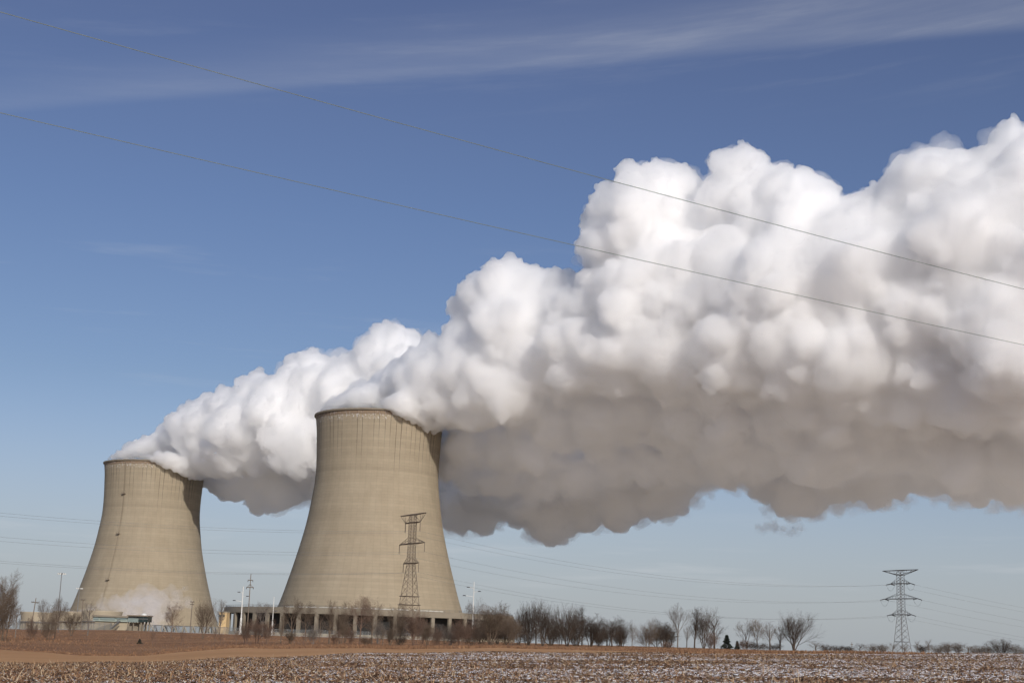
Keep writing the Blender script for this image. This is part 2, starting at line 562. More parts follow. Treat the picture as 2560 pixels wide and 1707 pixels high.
def zone(name, kind, nr, mat, label):
    vs, fs = [], []
    n = len(ANG)
    for i in range(nr + 1):
        rr = ring_radius(kind, i / nr)
        x = rr * np.sin(ANG); y = rr * np.cos(ANG)
        vs.append(np.stack([x, y, ground_z(x, y)], 1))
    v = np.concatenate(vs)
    j = np.arange(n); k = (j + 1) % n
    for i in range(nr):
        fs.append(np.stack([i * n + j, i * n + k, (i + 1) * n + k, (i + 1) * n + j], 1)[:, ::-1])
    if kind == 'field':
        c0 = len(v)
        v = np.concatenate([v, [[0, 0, 0]]])
        fs.append(np.stack([np.full(n, c0), k, j, j], 1)[:, [0, 2, 1, 1]])
        f = np.concatenate(fs[:-1])
        me = np_mesh(name, v, f, True)
    else:
        me = np_mesh(name, v, np.concatenate(fs), True)
    me.materials.append(mat)
    o = link(bpy.data.objects.new(name, me))
    return tag(o, label, 'ground', kind='structure')


# --- ground materials
def field_soil_mat():
    t = NT('stubble_soil')
    g = t.n('ShaderNodeNewGeometry')
    row = t.n('ShaderNodeMapping', {'Vector': (g, 'Position'), 'Rotation': (0, 0, R(4)), 'Scale': (0.16, 1.3, 1.0)})
    n1 = t.n('ShaderNodeTexNoise', {'Vector': (g, 'Position'), 'Scale': 2.6, 'Detail': 6.0, 'Roughness': 0.7})
    n2 = t.n('ShaderNodeTexNoise', {'Vector': row, 'Scale': 1.0, 'Detail': 5.0, 'Roughness': 0.65})
    n3 = t.n('ShaderNodeTexNoise', {'Vector': (g, 'Position'), 'Scale': 0.06, 'Detail': 3.0})
    c = t.ramp((n1, 0), [(0.30, (.035, .022, .016)), (0.48, (.085, .046, .028)), (0.62, (.17, .10, .055)), (0.8, (.34, .23, .13))])
    snow_f = t.math('ADD', (n2, 0), t.math('MULTIPLY', t.math('SUBTRACT', (n3, 0), 0.5), 0.35))
    sm = t.smooth(snow_f, 0.60, 0.66)
    c2 = t.mix(sm, colsock(c), (.72, .72, .75, 1))
    b = t.n('ShaderNodeBsdfPrincipled', {'Base Color': colsock(c2), 'Roughness': 0.9, 'Specular IOR Level': 0.15})
    bump = t.n('ShaderNodeBump', {'Strength': 0.7, 'Distance': 0.08, 'Height': (n1, 0)})
    t.t.links.new(bump.outputs[0], b.inputs['Normal'])
    return t.out(b)


def grass_mat(name, cols, scale, stretch=(1, 1, 1), bump=0.25, patch=0.05):
    t = NT(name)
    g = t.n('ShaderNodeNewGeometry')
    mp = t.n('ShaderNodeMapping', {'Vector': (g, 'Position'), 'Scale': stretch})
    n1 = t.n('ShaderNodeTexNoise', {'Vector': mp, 'Scale': scale, 'Detail': 6.0, 'Roughness': 0.7})
    n2 = t.n('ShaderNodeTexNoise', {'Vector': (g, 'Position'), 'Scale': patch, 'Detail': 4.0})
    f = t.math('ADD', t.math('MULTIPLY', (n1, 0), 0.45), t.math('MULTIPLY', (n2, 0), 0.55))
    c = t.ramp(f, [(0.36, cols[0]), (0.5, cols[1]), (0.64, cols[2])])
    b = t.n('ShaderNodeBsdfPrincipled', {'Base Color': colsock(c), 'Roughness': 0.95, 'Specular IOR Level': 0.1})
    bp = t.n('ShaderNodeBump', {'Strength': 0.6, 'Distance': bump, 'Height': (n1, 0)})
    t.t.links.new(bp.outputs[0], b.inputs['Normal'])
    return t.out(b)


zone('field', 'field', 70, field_soil_mat(), 'harvested corn field with brown litter and thin snow')
zone('mown_strip', 'strip', 16, grass_mat('tan_grass', [(.375, .205, .098), (.435, .243, .118), (.50, .287, .145)], 1.2, (0.4, 1, 1), 0.1, 0.035),
     'smooth tan mown strip of dry grass beyond the field')
zone('meadow', 'meadow', 40, grass_mat('brown_grass', [(.17, .09, .052), (.245, .135, .075), (.33, .195, .105)], 0.7, (0.25, 1, 1), 0.3, 0.03),
     'rough brown winter grass bank below the trees')
zone('ground', 'plain', 40, grass_mat('bounce_plain', [(.41, .35, .28), (.50, .44, .37), (.62, .58, .53)], 0.05, (1, 1, 1), 0.2, 0.004),  # ground colour paled to bounce added light onto the steam's underside
     'flat plain reaching the horizon, paled to bounce light upward')


# --- scattered litter, stubble, snow and grass
def attr_mat(name, rough=0.9, trans=0.0):
    t = NT(name)
    a = t.n('ShaderNodeAttribute', attribute_name='tint')
    b = t.n('ShaderNodeBsdfPrincipled', {'Base Color': (a, 'Color'), 'Roughness': rough, 'Specular IOR Level': 0.2})
    return t.out(b)


def blades(name, pos, ang, lean, leandir, length, width, rgb, mat, label, taper=0.5):
    """flat two-sided strips: pos (n,3), lean from vertical, in-plane direction"""
    n = len(pos)
    up = np.stack([np.sin(lean) * np.cos(leandir), np.sin(lean) * np.sin(leandir), np.cos(lean)], 1)
    side = np.stack([np.cos(ang), np.sin(ang), np.zeros(n)], 1)
    side = side - up * np.sum(side * up, 1, keepdims=True)
    side /= np.maximum(np.linalg.norm(side, axis=1, keepdims=True), 1e-6)
    w2 = (width * 0.5)[:, None]
    tip = pos + up * length[:, None]
    v = np.stack([pos - side * w2, pos + side * w2, tip + side * w2 * taper, tip - side * w2 * taper], 1).reshape(-1, 3)
    f = np.arange(4 * n).reshape(n, 4)
    me = np_mesh(name, v, f)
    col = me.attributes.new('tint', 'FLOAT_COLOR', 'FACE')
    c4 = np.concatenate([rgb, np.ones((n, 1))], 1).astype(np.float32)
    col.data.foreach_set('color', c4.ravel())
    me.materials.append(mat)
    o = link(bpy.data.objects.new(name, me))
    return tag(o, label, 'ground cover', kind='stuff')


def field_points(n, rng, near=36.0, tmax=0.47, pw=1.0):
    t = rng.uniform(-tmax, tmax, n)
    e1, _ = edge_fields(t)
    y = near + (e1 - near) * rng.uniform(0, 1, n) ** pw
    return t * y, y


rng = np.random.default_rng(11)
PAL = np.array([[.42, .275, .155], [.31, .18, .095], [.205, .105, .055], [.11, .056, .033], [.52, .41, .28], [.05, .028, .02], [.27, .135, .068]])
rows_dir = R(4)


def row_snap(x, y, pitch, rng, spread):
    c, s = math.cos(rows_dir), math.sin(rows_dir)
    u = x * c + y * s; v = -x * s + y * c
    v = np.round(v / pitch) * pitch + rng.normal(0, spread, len(v))
    return u * c - v * s, u * s + v * c


# litter: leaves and husks lying nearly flat
n = 330000
x, y = field_points(n, rng)
lean = rng.uniform(1.0, 1.5, n); ld = rng.uniform(0, 2 * PI, n)
L = rng.uniform(.04, .15, n); W = rng.uniform(.015, .045, n)
z = ground_z(x, y) + rng.uniform(0, .035, n)
rgb = PAL[rng.choice(7, n, p=[.12, .15, .19, .21, .05, .18, .10])] * rng.uniform(.75, 1.2, (n, 1)) * np.array([.97, 1.04, 1.13])
M_LITTER = attr_mat('corn_litter')
blades('corn_litter', np.stack([x, y, z], 1), rng.uniform(0, PI, n), lean, ld, L, W, rgb, M_LITTER, 'brown corn leaves and husks strewn over the field', 0.6)
# cut stalks standing in rows
n = 10000
x, y = field_points(n, rng, tmax=0.47)
x, y = row_snap(x, y, 0.76, rng, .05)
e1, _ = edge_fields(x / y)
ok = y < e1 + 0.5
x, y = x[ok], y[ok]; n = len(x)
z = ground_z(x, y) - .02
lean = np.abs(rng.normal(0, .45, n)); ld = rng.uniform(0, 2 * PI, n)
L = np.clip(rng.gamma(3, .04, n), .05, .48); W = rng.uniform(.012, .024, n)
rgb = PAL[rng.choice([0, 1, 4, 2], n, p=[.4, .2, .3, .1])] * rng.uniform(.8, 1.15, (n, 1))
blades('corn_stubble', np.stack([x, y, z], 1), rng.uniform(-.5, .5, n), lean, ld, L, W, rgb, M_LITTER, 'pale cut corn stalks standing in the field', 0.8)


# snow lying between the rows: low lumps
def snow_lumps(n, rng):
    x, y = field_points(n, rng, pw=0.95)
    x, y = row_snap(x, y, 0.76, rng, .16)
    k = np.array([mnoise.noise(Vector((a * .05, b * .16, 3.3))) + .7 * mnoise.noise(Vector((a * .2, b * .5, 9.1))) for a, b in zip(x, y)])
    ok = k + rng.normal(0, .25, n) > 0.0
    x, y = x[ok], y[ok]; n = len(x)
    z = ground_z(x, y)
    m = 7
    a = np.linspace(0, 2 * PI, m, endpoint=False)
    lx = rng.uniform(.04, .24, n); ly = rng.uniform(.03, .08, n); h = rng.uniform(.015, .04, n)
    rad = rng.uniform(.7, 1.25, (n, m))
    px = x[:, None] + lx[:, None] * np.cos(a) * rad
    py = y[:, None] + ly[:, None] * np.sin(a) * rad
    base = np.stack([px, py, np.repeat(z[:, None] - .02, m, 1)], 2)
    mid = np.stack([x[:, None] + (px - x[:, None]) * .6, y[:, None] + (py - y[:, None]) * .6, np.repeat((z + h * .8)[:, None], m, 1) * 1.0 + rng.uniform(-.012, .012, (n, m))], 2)
    top = np.stack([x, y, z + h], 1)[:, None]
    v = np.concatenate([base, mid, top], 1).reshape(-1, 3)
    o = (np.arange(n) * (2 * m + 1))[:, None]
    j = np.arange(m); k2 = (j + 1) % m
    tri = np.concatenate([np.stack([j, k2, m + k2], 1), np.stack([j, m + k2, m + j], 1), np.stack([m + j, m + k2, np.full(m, 2 * m)], 1)])
    f = (o[:, None] + tri[None]).reshape(-1, 3)
    return np_mesh('snow', v, f, True)


me = snow_lumps(44000, rng)
t = NT('old_snow')
me.materials.append(t.out(t.n('ShaderNodeBsdfPrincipled', {'Base Color': (.64, .64, .665, 1), 'Roughness': 0.7, 'Subsurface Weight': 0.0})))
tag(link(bpy.data.objects.new('snow_patches', me)), 'thin white snow lying between the corn rows', 'snow', kind='stuff')

# rough grass on the bank and along the strip's far edge
n = 90000
t_ = rng.uniform(-.44, .44, n)
_, e2 = edge_fields(t_)
y = e2 + (560 - e2) * rng.uniform(0, 1, n) ** 1.7
x = t_ * y
pn = np.array([mnoise.noise(Vector((a * .03, b * .02, 1.7))) for a, b in zip(x, y)])
L = rng.uniform(.10, .28, n) * (1 + 1.2 * np.clip(pn, -.3, 1)); W = rng.uniform(.05, .15, n)
lean = np.abs(rng.normal(0, .35, n)); ld = rng.uniform(0, 2 * PI, n)
G = np.array([[.235, .13, .073], [.20, .11, .063], [.28, .165, .09], [.165, .092, .055]])
rgb = G[rng.choice(4, n, p=[.35, .3, .15, .2])] * rng.uniform(.8, 1.2, (n, 1))
blades('rough_grass', np.stack([x, y, ground_z(x, y) - .03], 1), rng.uniform(0, PI, n), lean, ld, L, W, rgb, attr_mat('dry_grass'), 'rusty brown rough grass on the bank', 0.15)

# ------------------------------------------------------------------ cooling towers
def concrete_shell_mat():
    t = NT('tower_concrete')
    tc = t.n('ShaderNodeTexCoord')
    sp = t.n('ShaderNodeSeparateXYZ', {0: (tc, 'Object')})
    ang = t.math('ARCTAN2', (sp, 1), (sp, 0))
    z = (sp, 2)
    # horizontal pour lifts, about two metres each, every lift of its own shade
    lift = t.math('MULTIPLY', z, 0.5)
    fl = t.math('FLOOR', lift)
    fr = t.math('FRACT', lift)
    wn = t.n('ShaderNodeTexWhiteNoise', {'W': fl}, noise_dimensions='1D')
    joint = t.math('SUBTRACT', 1.0, t.math('MULTIPLY', t.smooth(t.math('ABSOLUTE', t.math('SUBTRACT', fr, 0.5)), 0.42, 0.5), 0.11))
    # meridian form marks
    am = t.math('MULTIPLY', ang, 72 / (2 * PI))
    af = t.math('FRACT', am)
    ac = t.math('FLOOR', am)
    wm = t.n('ShaderNodeTexWhiteNoise', {'W': ac}, noise_dimensions='1D')
    mline = t.smooth(t.math('ABSOLUTE', t.math('SUBTRACT', af, 0.5)), 0.38, 0.47)
    panel = t.n('ShaderNodeTexWhiteNoise', {'Vector': t.n('ShaderNodeCombineXYZ', {0: ac, 1: fl})}, noise_dimensions='2D')
    # stains running down from the rim, longest under some meridians
    na = t.n('ShaderNodeTexNoise', {'W': t.math('MULTIPLY', ang, 40.0)}, noise_dimensions='1D')
    na.inputs['Scale'].default_value = 1.0
    na.inputs['Detail'].default_value = 3.0
    length = t.math('ADD', 84.0, t.math('MULTIPLY', wm, 44.0))
    fade = t.smooth(z, length, t.math('ADD', length, 30.0))
    ns = t.n('ShaderNodeTexNoise', {'Vector': t.n('ShaderNodeCombineXYZ', {0: t.math('MULTIPLY', ang, 30.0), 1: t.math('MULTIPLY', z, 0.06), 2: 0.0}), 'Scale': 1.0, 'Detail': 4.0})
    streak = t.math('MULTIPLY', t.math('MULTIPLY', mline, fade), t.math('MULTIPLY', t.math('GREATER_THAN', wm, 0.35), t.smooth((ns, 0), 0.22, 0.5)))
    broad = t.n('ShaderNodeTexNoise', {'Vector': t.n('ShaderNodeCombineXYZ', {0: t.math('MULTIPLY', ang, 5.0), 1: t.math('MULTIPLY', z, 0.035), 2: 2.0}), 'Scale': 1.0, 'Detail': 6.0, 'Roughness': 0.6})
    fine = t.n('ShaderNodeTexNoise', {'Vector': t.n('ShaderNodeCombineXYZ', {0: t.math('MULTIPLY', ang, 14.0), 1: t.math('MULTIPLY', z, 0.9), 2: 0.0}), 'Scale': 1.0, 'Detail': 5.0, 'Roughness': 0.65})
    c = t.ramp((broad, 0), [(0.3, (.307, .256, .181)), (0.5, (.334, .280, .201)), (0.72, (.361, .306, .222))])
    v = t.math('ADD', 0.905, t.math('MULTIPLY', wn, 0.08))
    v = t.math('MULTIPLY', v, joint)
    v = t.math('MULTIPLY', v, t.math('ADD', 0.96, t.math('MULTIPLY', panel, 0.05)))
    v = t.math('MULTIPLY', v, t.math('ADD', 0.91, t.math('MULTIPLY', (fine, 0), 0.18)))
    v = t.math('MULTIPLY', v, t.math('SUBTRACT', 1.0, t.math('MULTIPLY', mline, 0.045)))
    v = t.math('MULTIPLY', v, t.math('SUBTRACT', 1.0, t.math('MULTIPLY', streak, 0.66)))
    # one darker construction ring
    ring = t.smooth(t.math('ABSOLUTE', t.math('SUBTRACT', z, 111.0)), 1.6, 0.2)
    v = t.math('MULTIPLY', v, t.math('SUBTRACT', 1.0, t.math('MULTIPLY', ring, 0.10)))
    c2 = t.mix(1.0, colsock(c), t.n('ShaderNodeCombineColor', {0: v, 1: v, 2: v}), 'MULTIPLY')
    # ice under the rim
    ni = t.n('ShaderNodeTexNoise', {'Vector': t.n('ShaderNodeCombineXYZ', {0: t.math('MULTIPLY', ang, 34.0), 1: t.math('MULTIPLY', z, 0.5), 2: 0.0}), 'Scale': 1.0, 'Detail': 5.0, 'Roughness': 0.7})
    icef = t.math('MULTIPLY', t.math('MULTIPLY', t.smooth(z, 142.0, 146.5), t.smooth((ni, 0), 0.53, 0.62)), t.smooth(ang, -0.9, -1.5))
    c3 = t.mix(t.math('MULTIPLY', icef, 0.8), colsock(c2), (.62, .62, .62, 1))
    # darker brown band mixed in at the very top
    top_band = t.math('MULTIPLY', t.smooth(z, 146.8, 147.6), 0.6)
    c4 = t.mix(top_band, colsock(c3), (.16, .10, .065, 1))
    b = t.n('ShaderNodeBsdfPrincipled', {'Base Color': colsock(c4), 'Roughness': 0.9, 'Specular IOR Level': 0.2})
    bp = t.n('ShaderNodeBump', {'Strength': 0.25, 'Distance': 0.3, 'Height': (fine, 0)})
    t.t.links.new(bp.outputs[0], b.inputs['Normal'])
    return t.out(b)


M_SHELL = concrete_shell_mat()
M_CONC = simple('weathered_concrete', (.36, .305, .22), 0.9, 0, .2, 0.15)
M_PALE = simple('pale_concrete', (.215, .185, .14), 0.9, 0, .15, 0.2)
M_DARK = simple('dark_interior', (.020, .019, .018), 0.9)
M_STEEL = simple('galvanised_steel', (.17, .17, .17), 0.55, 0.3)
M_RUST = simple('weathered_steel', (.18, .145, .11), 0.7, 0.1)
M_LADDER = simple('ladder_steel', (.25, .205, .15), 0.7, 0.1)
M_WHITE = simple('white_paint', (.66, .66, .62), 0.5)
M_LAMP = simple('dark_lamp_metal', (.05, .055, .06), 0.5)
PROF = [(66.5, 9.5), (65.2, 13), (62.4, 20), (59.4, 29), (56.8, 38), (54.3, 46.5), (52.0, 55), (49.7, 64), (47.8, 72), (46.2, 80), (45.1, 87), (44.1, 94), (43.0, 102), (42.5, 110), (42.5, 118), (42.8, 126), (43.2, 133), (43.6, 141), (44.4, 147), (44.9, 150.4)]


def shell_profile(n):
    z = np.array([p[1] for p in PROF]); r = np.array([p[0] for p in PROF])
    zz = np.linspace(z[0], z[-1], n)
    rr = np.interp(zz, z, r)
    for _ in range(3):
        rr[1:-1] = .25 * rr[:-2] + .5 * rr[1:-1] + .25 * rr[2:]
    return list(zip(rr, zz))


def cooling_tower(loc, label, ring_building, ladder_az=None):
    root = empty('cooling_tower', loc)
    tag(root, label, 'cooling tower', 'cooling towers of the power station')
    pr = shell_profile(72)
    m = MB()
    outer = pr
    inner = [(r_ - 0.9, z_) for r_, z_ in reversed(pr)]
    m.lathe(outer + inner + [pr[0]], 144)
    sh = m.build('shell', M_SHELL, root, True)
    sh.data.polygons.foreach_set('use_smooth', np.ones(len(sh.data.polygons), dtype=bool))
    # rim walkway: an overhanging ring with a parapet
    m = MB()
    m.lathe([(43.6, 149.9), (45.5, 149.9), (45.8, 150.2), (45.8, 151.2), (45.55, 151.2), (45.55, 150.6), (43.6, 150.6), (43.6, 149.9)], 144)
    m.build('rim', M_PALE, root, False)
    # leaning columns carrying the shell
    m = MB()
    N = 44
    for i in range(N):
        a0 = 2 * PI * i / N
        for s in (-.5, .5):
            a1 = a0 + s * 2 * PI / N
            m.bar((70.0 * math.cos(a0), 70.0 * math.sin(a0), -2.5), (67.0 * math.cos(a1), 67.0 * math.sin(a1), 9.8), 0.9)
    cs = m.build('column_ring', M_CONC, root)
    if ring_building:
        # annular fill building around the foot, with deep openings between broad piers
        Rr = 98.0
        m = MB()
        m.lathe([(Rr, 14.0), (Rr, 17.6), (Rr - 0.8, 17.6), (Rr - 0.8, 17.0), (65.5, 18.6), (65.5, 13.4), (Rr, 14.0)], 96)
        rb = m.build('fill_building_roof', M_PALE, root)
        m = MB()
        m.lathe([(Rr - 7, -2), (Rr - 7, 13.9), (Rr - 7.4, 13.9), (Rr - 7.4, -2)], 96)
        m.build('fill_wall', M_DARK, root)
        m = MB()
        m.lathe([(Rr + 1.0, -3.0), (Rr + 1.0, 2.2), (Rr - 6.5, 2.2)], 96)
        m.build('basin_wall', M_CONC, root)
        pm = MB(); pm.box((0, 0, 6.4), (2.3, 1.6, 15.1))
        p0 = None
        n = 50
        for i in range(n):
            a = 2 * PI * (i + .5) / n
            if p0 is None:
                p0 = pm.build('pier', M_PALE, root); o = p0
            else:
                o = p0.copy(); link(o, root)
            o.location = ((Rr - 0.9) * math.cos(a), (Rr - 0.9) * math.sin(a), 0)
            o.rotation_euler = (0, 0, a + PI / 2)
        m = MB()
        for i in range(160):
            a = 2 * PI * i / 160
            m.bar((Rr * .99 * math.cos(a), Rr * .99 * math.sin(a), 17.5), (Rr * .99 * math.cos(a), Rr * .99 * math.sin(a), 18.9), .12)
        for zz in (18.2, 18.9):
            m.tube([(Rr * .99 * math.cos(2 * PI * k / 96), Rr * .99 * math.sin(2 * PI * k / 96), zz) for k in range(97)], .07, 4)
        m.build('railing', M_STEEL, root)
        # ice ledge where the roof meets the shell
        m = MB()
        rs = random.Random(3)
        for i in range(70):
            a = -PI / 2 + rs.uniform(-.9, .9)
            m.box((66.4 * math.cos(a), 66.4 * math.sin(a), 18.75), (rs.uniform(.8, 3.0), .8, rs.uniform(.3, .6)), a + PI / 2)
        o = m.build('ice_ledge', M_WHITE, root); o['kind'] = 'stuff'
    if ladder_az is not None:
        zz = np.linspace(9.6, 150, 60)
        pz = [p[1] for p in pr]; prr = [p[0] for p in pr]
        rr = np.interp(zz, pz, prr) + 0.55
        ca, sa = math.cos(ladder_az), math.sin(ladder_az)
        m = MB()
        for s in (-.5, .5):
            m.tube([(r_ * ca - s * sa, r_ * sa + s * ca, z_) for r_, z_ in zip(rr, zz)], .11, 4)
        for z_ in np.arange(11, 150, 1.2):
            r_ = float(np.interp(z_, zz, rr))
            m.bar((r_ * ca - .5 * sa, r_ * sa + .5 * ca, z_), (r_ * ca + .5 * sa, r_ * sa - .5 * ca, z_), .09)
        ld = m.build('ladder', M_LADDER, root)
        for z_ in (46.0, 86.0, 121.0):
            r_ = float(np.interp(z_, zz, rr))
            m = MB()
            c = ((r_ + .6) * ca, (r_ + .6) * sa, z_)
            m.box(c, (2.2, 3.0, .5), ladder_az)
            for s in (-1.4, 1.4):
                m.bar((c[0] + 1.0 * ca - s * sa, c[1] + 1.0 * sa + s * ca, z_), (c[0] + 1.0 * ca - s * sa, c[1] + 1.0 * sa + s * ca, z_ + 1.5), .15)
            m.box(((r_ + 1.6) * ca, (r_ + 1.6) * sa, z_ + 1.4), (.15, 3.0, .25), ladder_az)
            m.build('platform', M_RUST, ld)
    return root


cooling_tower(T1, 'nearer and larger looking concrete cooling tower behind the lattice pylon', True)
cooling_tower(T2, 'farther concrete cooling tower with a ladder line, mist at its foot', False, R(-111))

# ------------------------------------------------------------------ plant yard
M_TEAL = simple('teal_cladding', (.19, .24, .23), 0.6, 0, .08, .4)
M_TEALD = simple('dark_window', (.015, .03, .03), 0.25)
M_BRICK = simple('tan_brick', (.52, .37, .19), 0.9, 0, .18, .5)


def fan_drum(px, d, wpx, py_top, py_bot, label):
    c = stand(px, d)
    s = mpp(px, 1570, d)
    rt = wpx * s / 2
    zt = at(px, py_top, d).z - c.z; zb = 0.0
    root = empty('fan_tower', c)
    tag(root, label, 'fan tower', 'low round mechanical cooling towers')
    m = MB()
    h = zt
    pr = [(rt * .90, zb), (rt * .90, h * .45), (rt * .92, h * .62), (rt * .955, h * .8), (rt * .99, h * .95), (rt, h), (rt - .5, h), (rt * .88, h * .6), (rt * .86, zb)]
    m.lathe(pr, 56)
    m.build('drum', M_CONC, root, True)
    m = MB()
    for k in range(28):
        a = 2 * PI * k / 28
        m.bar((rt * .905 * math.cos(a), rt * .905 * math.sin(a), 0), (rt * .905 * math.cos(a), rt * .905 * math.sin(a), h * .5), .5)
    m.build('rib', M_CONC, root)
    m = MB(); m.lathe([(rt * .92, h * .40), (rt * 1.0, h * .40), (rt * 1.0, h * .44), (rt * .92, h * .44), (rt * .92, h * .40)], 56)
    m.build('walkway', M_STEEL, root)
    return root


fan_drum(96, 720, 96, 1529.5, 1570, 'low round concrete fan tower nearest the left edge trees')
fan_drum(176, 735, 92, 1528, 1570, 'low round concrete fan tower between the two others')
fan_drum(252, 700, 100, 1526.5, 1571, 'low flared concrete fan tower beside the teal cabin')

# teal service deck in front of the fan towers
def pxbox(m, px0, px1, py0, py1, d, depth):
    """a box whose front face spans these photograph rows and columns, d metres ahead"""
    a = at(px0, py1, d); b = at(px1, py0, d)
    m.box(((a.x + b.x) / 2, d + depth / 2, (a.z + b.z) / 2), (abs(b.x - a.x), depth, abs(b.z - a.z)))
    return m


M_GREENW = simple('pale_green_panel', (.30, .35, .31), 0.7, 0, .12, .3)
root = empty('service_building', stand(275, 655))
tag(root, 'long pale green service building below the flared fan tower', 'building')


def part_at(m, name, mat, root):
    o = m.build(name, mat, root)
    o.matrix_parent_inverse = Matrix.Translation(-root.location)
    return o


part_at(pxbox(MB(), 232, 319, 1540.5, 1551, 655, 12), 'upper_wall', M_GREENW, root)
part_at(pxbox(MB(), 229, 322, 1538.9, 1540.4, 654, 14), 'roof', M_PALE, root)
part_at(pxbox(MB(), 236, 346, 1551.2, 1575, 656, 11), 'lower_wall', M_CONC, root)
for k, (a, b) in enumerate(((234, 247), (250, 288), (291, 317))):
    part_at(pxbox(MB(), a, b, 1542.5, 1547.5, 654.6, .3), 'window', M_TEAL, root)
m = MB()
a = at(279, 1571, 652); b = at(301, 1552, 652)
for s in (0, 1.6):
    m.bar(a + Vector((0, -s, 0)), b + Vector((0, -s, 0)), .4)
    m.bar(a + Vector((0, -s, 1.1)), b + Vector((0, -s, 1.1)), .12)
for k in range(14):
    q = a.lerp(b, (k + .5) / 14)
    m.box((q.x, q.y - .8, q.z + .15), (.55, 1.6, .08))
part_at(m, 'stair', M_STEEL, root)

root = empty('watch_cabin', stand(345, 640))
tag(root, 'teal cabin on stilts with a dark window end', 'cabin')
part_at(pxbox(MB(), 319, 347, 1539, 1554, 640, 7), 'cabin_wall', M_TEAL, root)
wn_ = part_at(pxbox(MB(), 347.2, 369.5, 1539.6, 1553.5, 639, 8), 'window', M_TEALD, root)
m = MB(); pxbox(m, 347, 370, 1546.0, 1546.6, 638.8, .2); pxbox(m, 357.5, 358.3, 1539.6, 1553.5, 638.8, .2)
part_at(m, 'window_frame', M_STEEL, root)
part_at(pxbox(MB(), 318, 370.6, 1537.6, 1538.9, 638.4, 9.2), 'roof', M_RUST, root)
m = MB(); q = at(360, 1538, 642); m.lathe([(1.4, 0), (1.3, .4), (.9, .75), (.3, .95), (.02, 1.0)], 16, (0, 0))
o = m.build('dome', M_WHITE, root, True); o.location = (q.x - root.location.x, q.y - root.location.y, at(360, 1537.5, 642).z - root.location.z)
for px_ in (321, 334, 350, 358, 367):
    a = at(px_, 1554.2, 641); g = stand(px_, 641)
    for yy in (641, 646):
        part_at(MB().bar((a.x, yy, a.z), (a.x, yy, g.z - .1), .45), 'stilt', M_PALE, root)
part_at(pxbox(MB(), 322, 346, 1556, 1576, 643, 4), 'base_wall', M_PALE, root)

root = empty('brick_building', stand(556, 770))
tag(root, 'small square yellow tan brick building between the two cooling towers', 'building')
part_at(pxbox(MB(), 544.5, 567, 1529.5, 1590, 770, 9), 'wall', M_BRICK, root)
part_at(pxbox(MB(), 544, 567.5, 1528.2, 1529.3, 769.7, 9.6), 'parapet', M_CONC, root)
part_at(pxbox(MB(), 548, 552, 1536, 1541, 769.85, .3), 'window', M_TEALD, root)
part_at(pxbox(MB(), 558, 562, 1536, 1541, 769.85, .3), 'window', M_TEALD, root)

# chain link fence round the yard
t = NT('chain_link')
tc = t.n('ShaderNodeTexCoord')
nz = t.n('ShaderNodeTexNoise', {'Vector': (tc, 'Object'), 'Scale': 0.4, 'Detail': 3.0})
b = t.n('ShaderNodeBsdfPrincipled', {'Base Color': (.13, .135, .13, 1), 'Roughness': 0.6, 'Metallic': 0.0})
tr = t.n('ShaderNodeBsdfTransparent')
M_LINK = t.out(t.n('ShaderNodeMixShader', {0: t.math('ADD', 0.34, t.math('MULTIPLY', (nz, 0), 0.25)), 1: tr, 2: b}))


def fence(px0, px1, d0, d1, h, n, label):
    a = stand(px0, d0)
    root = empty('chain_link_fence', a)
    tag(root, label, 'fence', 'security fences of the plant yard')
    pts = []
    for i in range(n + 1):
        f = i / n
        pts.append(stand(px0 + (px1 - px0) * f, d0 + (d1 - d0) * f))
    m = MB()
    for p, q in zip(pts[:-1], pts[1:]):
        for s, e in ((p, q),):
            i0 = len(m.v)
            m.v += [(s.x, s.y, s.z), (e.x, e.y, e.z), (e.x, e.y, e.z + h), (s.x, s.y, s.z + h)]
            m.f.append((i0, i0 + 1, i0 + 2, i0 + 3))
    part_at(m, 'wire_mesh', M_LINK, root)
    m = MB(); m.tube([p + Vector((0, 0, h)) for p in pts], .07, 4)
    part_at(m, 'top_rail', M_STEEL, root)
    p0 = None
    for p in pts:
        if p0 is None:
            m = MB(); m.tube([(0, 0, -.2), (0, 0, h + .35)], .10, 5)
            p0 = m.build('post', M_STEEL, root); o = p0
        else:
            o = p0.copy(); link(o, root)
        o.location = p - a
    return root


fence(-80, 545, 610, 690, 2.9, 44, 'grey chain link fence in front of the farther tower')
fence(545, 1180, 690, 760, 3.0, 44, 'grey chain link fence in front of the nearer tower')


# ------------------------------------------------------------------ masts and poles
def pole_root(name, px, d, label, cat, group=None):
    c = stand(px, d)
    root = empty(name, c)
    tag(root, label, cat, group)
    return root, c


def flood_mast(px, d, py_top, label):
    root, c = pole_root('floodlight_mast', px, d, label, 'floodlight mast', 'floodlight masts of the yard')
    h = at(px, py_top, d).z - c.z
    MB().tube([(0, 0, 0), (0, 0, h)], [.38, .20], 8).build('mast', M_STEEL, root)
    m = MB(); m.lathe([(1.5, h - .1), (1.65, h - .1), (1.65, h + .15), (1.5, h + .15), (1.5, h - .1)], 20)
    for k in range(4):
        a = PI * k / 4
        m.bar((-1.5 * math.cos(a), -1.5 * math.sin(a), h), (1.5 * math.cos(a), 1.5 * math.sin(a), h), .15)
    m.build('lamp_ring', M_STEEL, root)
    m = MB(); m.box((0, 0, 0), (.75, .55, .6))
    l0 = None
    for k in range(8):
        a = 2 * PI * k / 8
        if l0 is None:
            l0 = m.build('floodlight', M_WHITE, root); o = l0
        else:
            o = l0.copy(); link(o, root)
        o.location = (2.0 * math.cos(a), 2.0 * math.sin(a), h - .3); o.rotation_euler = (0, 0, a + PI / 2)
    return root


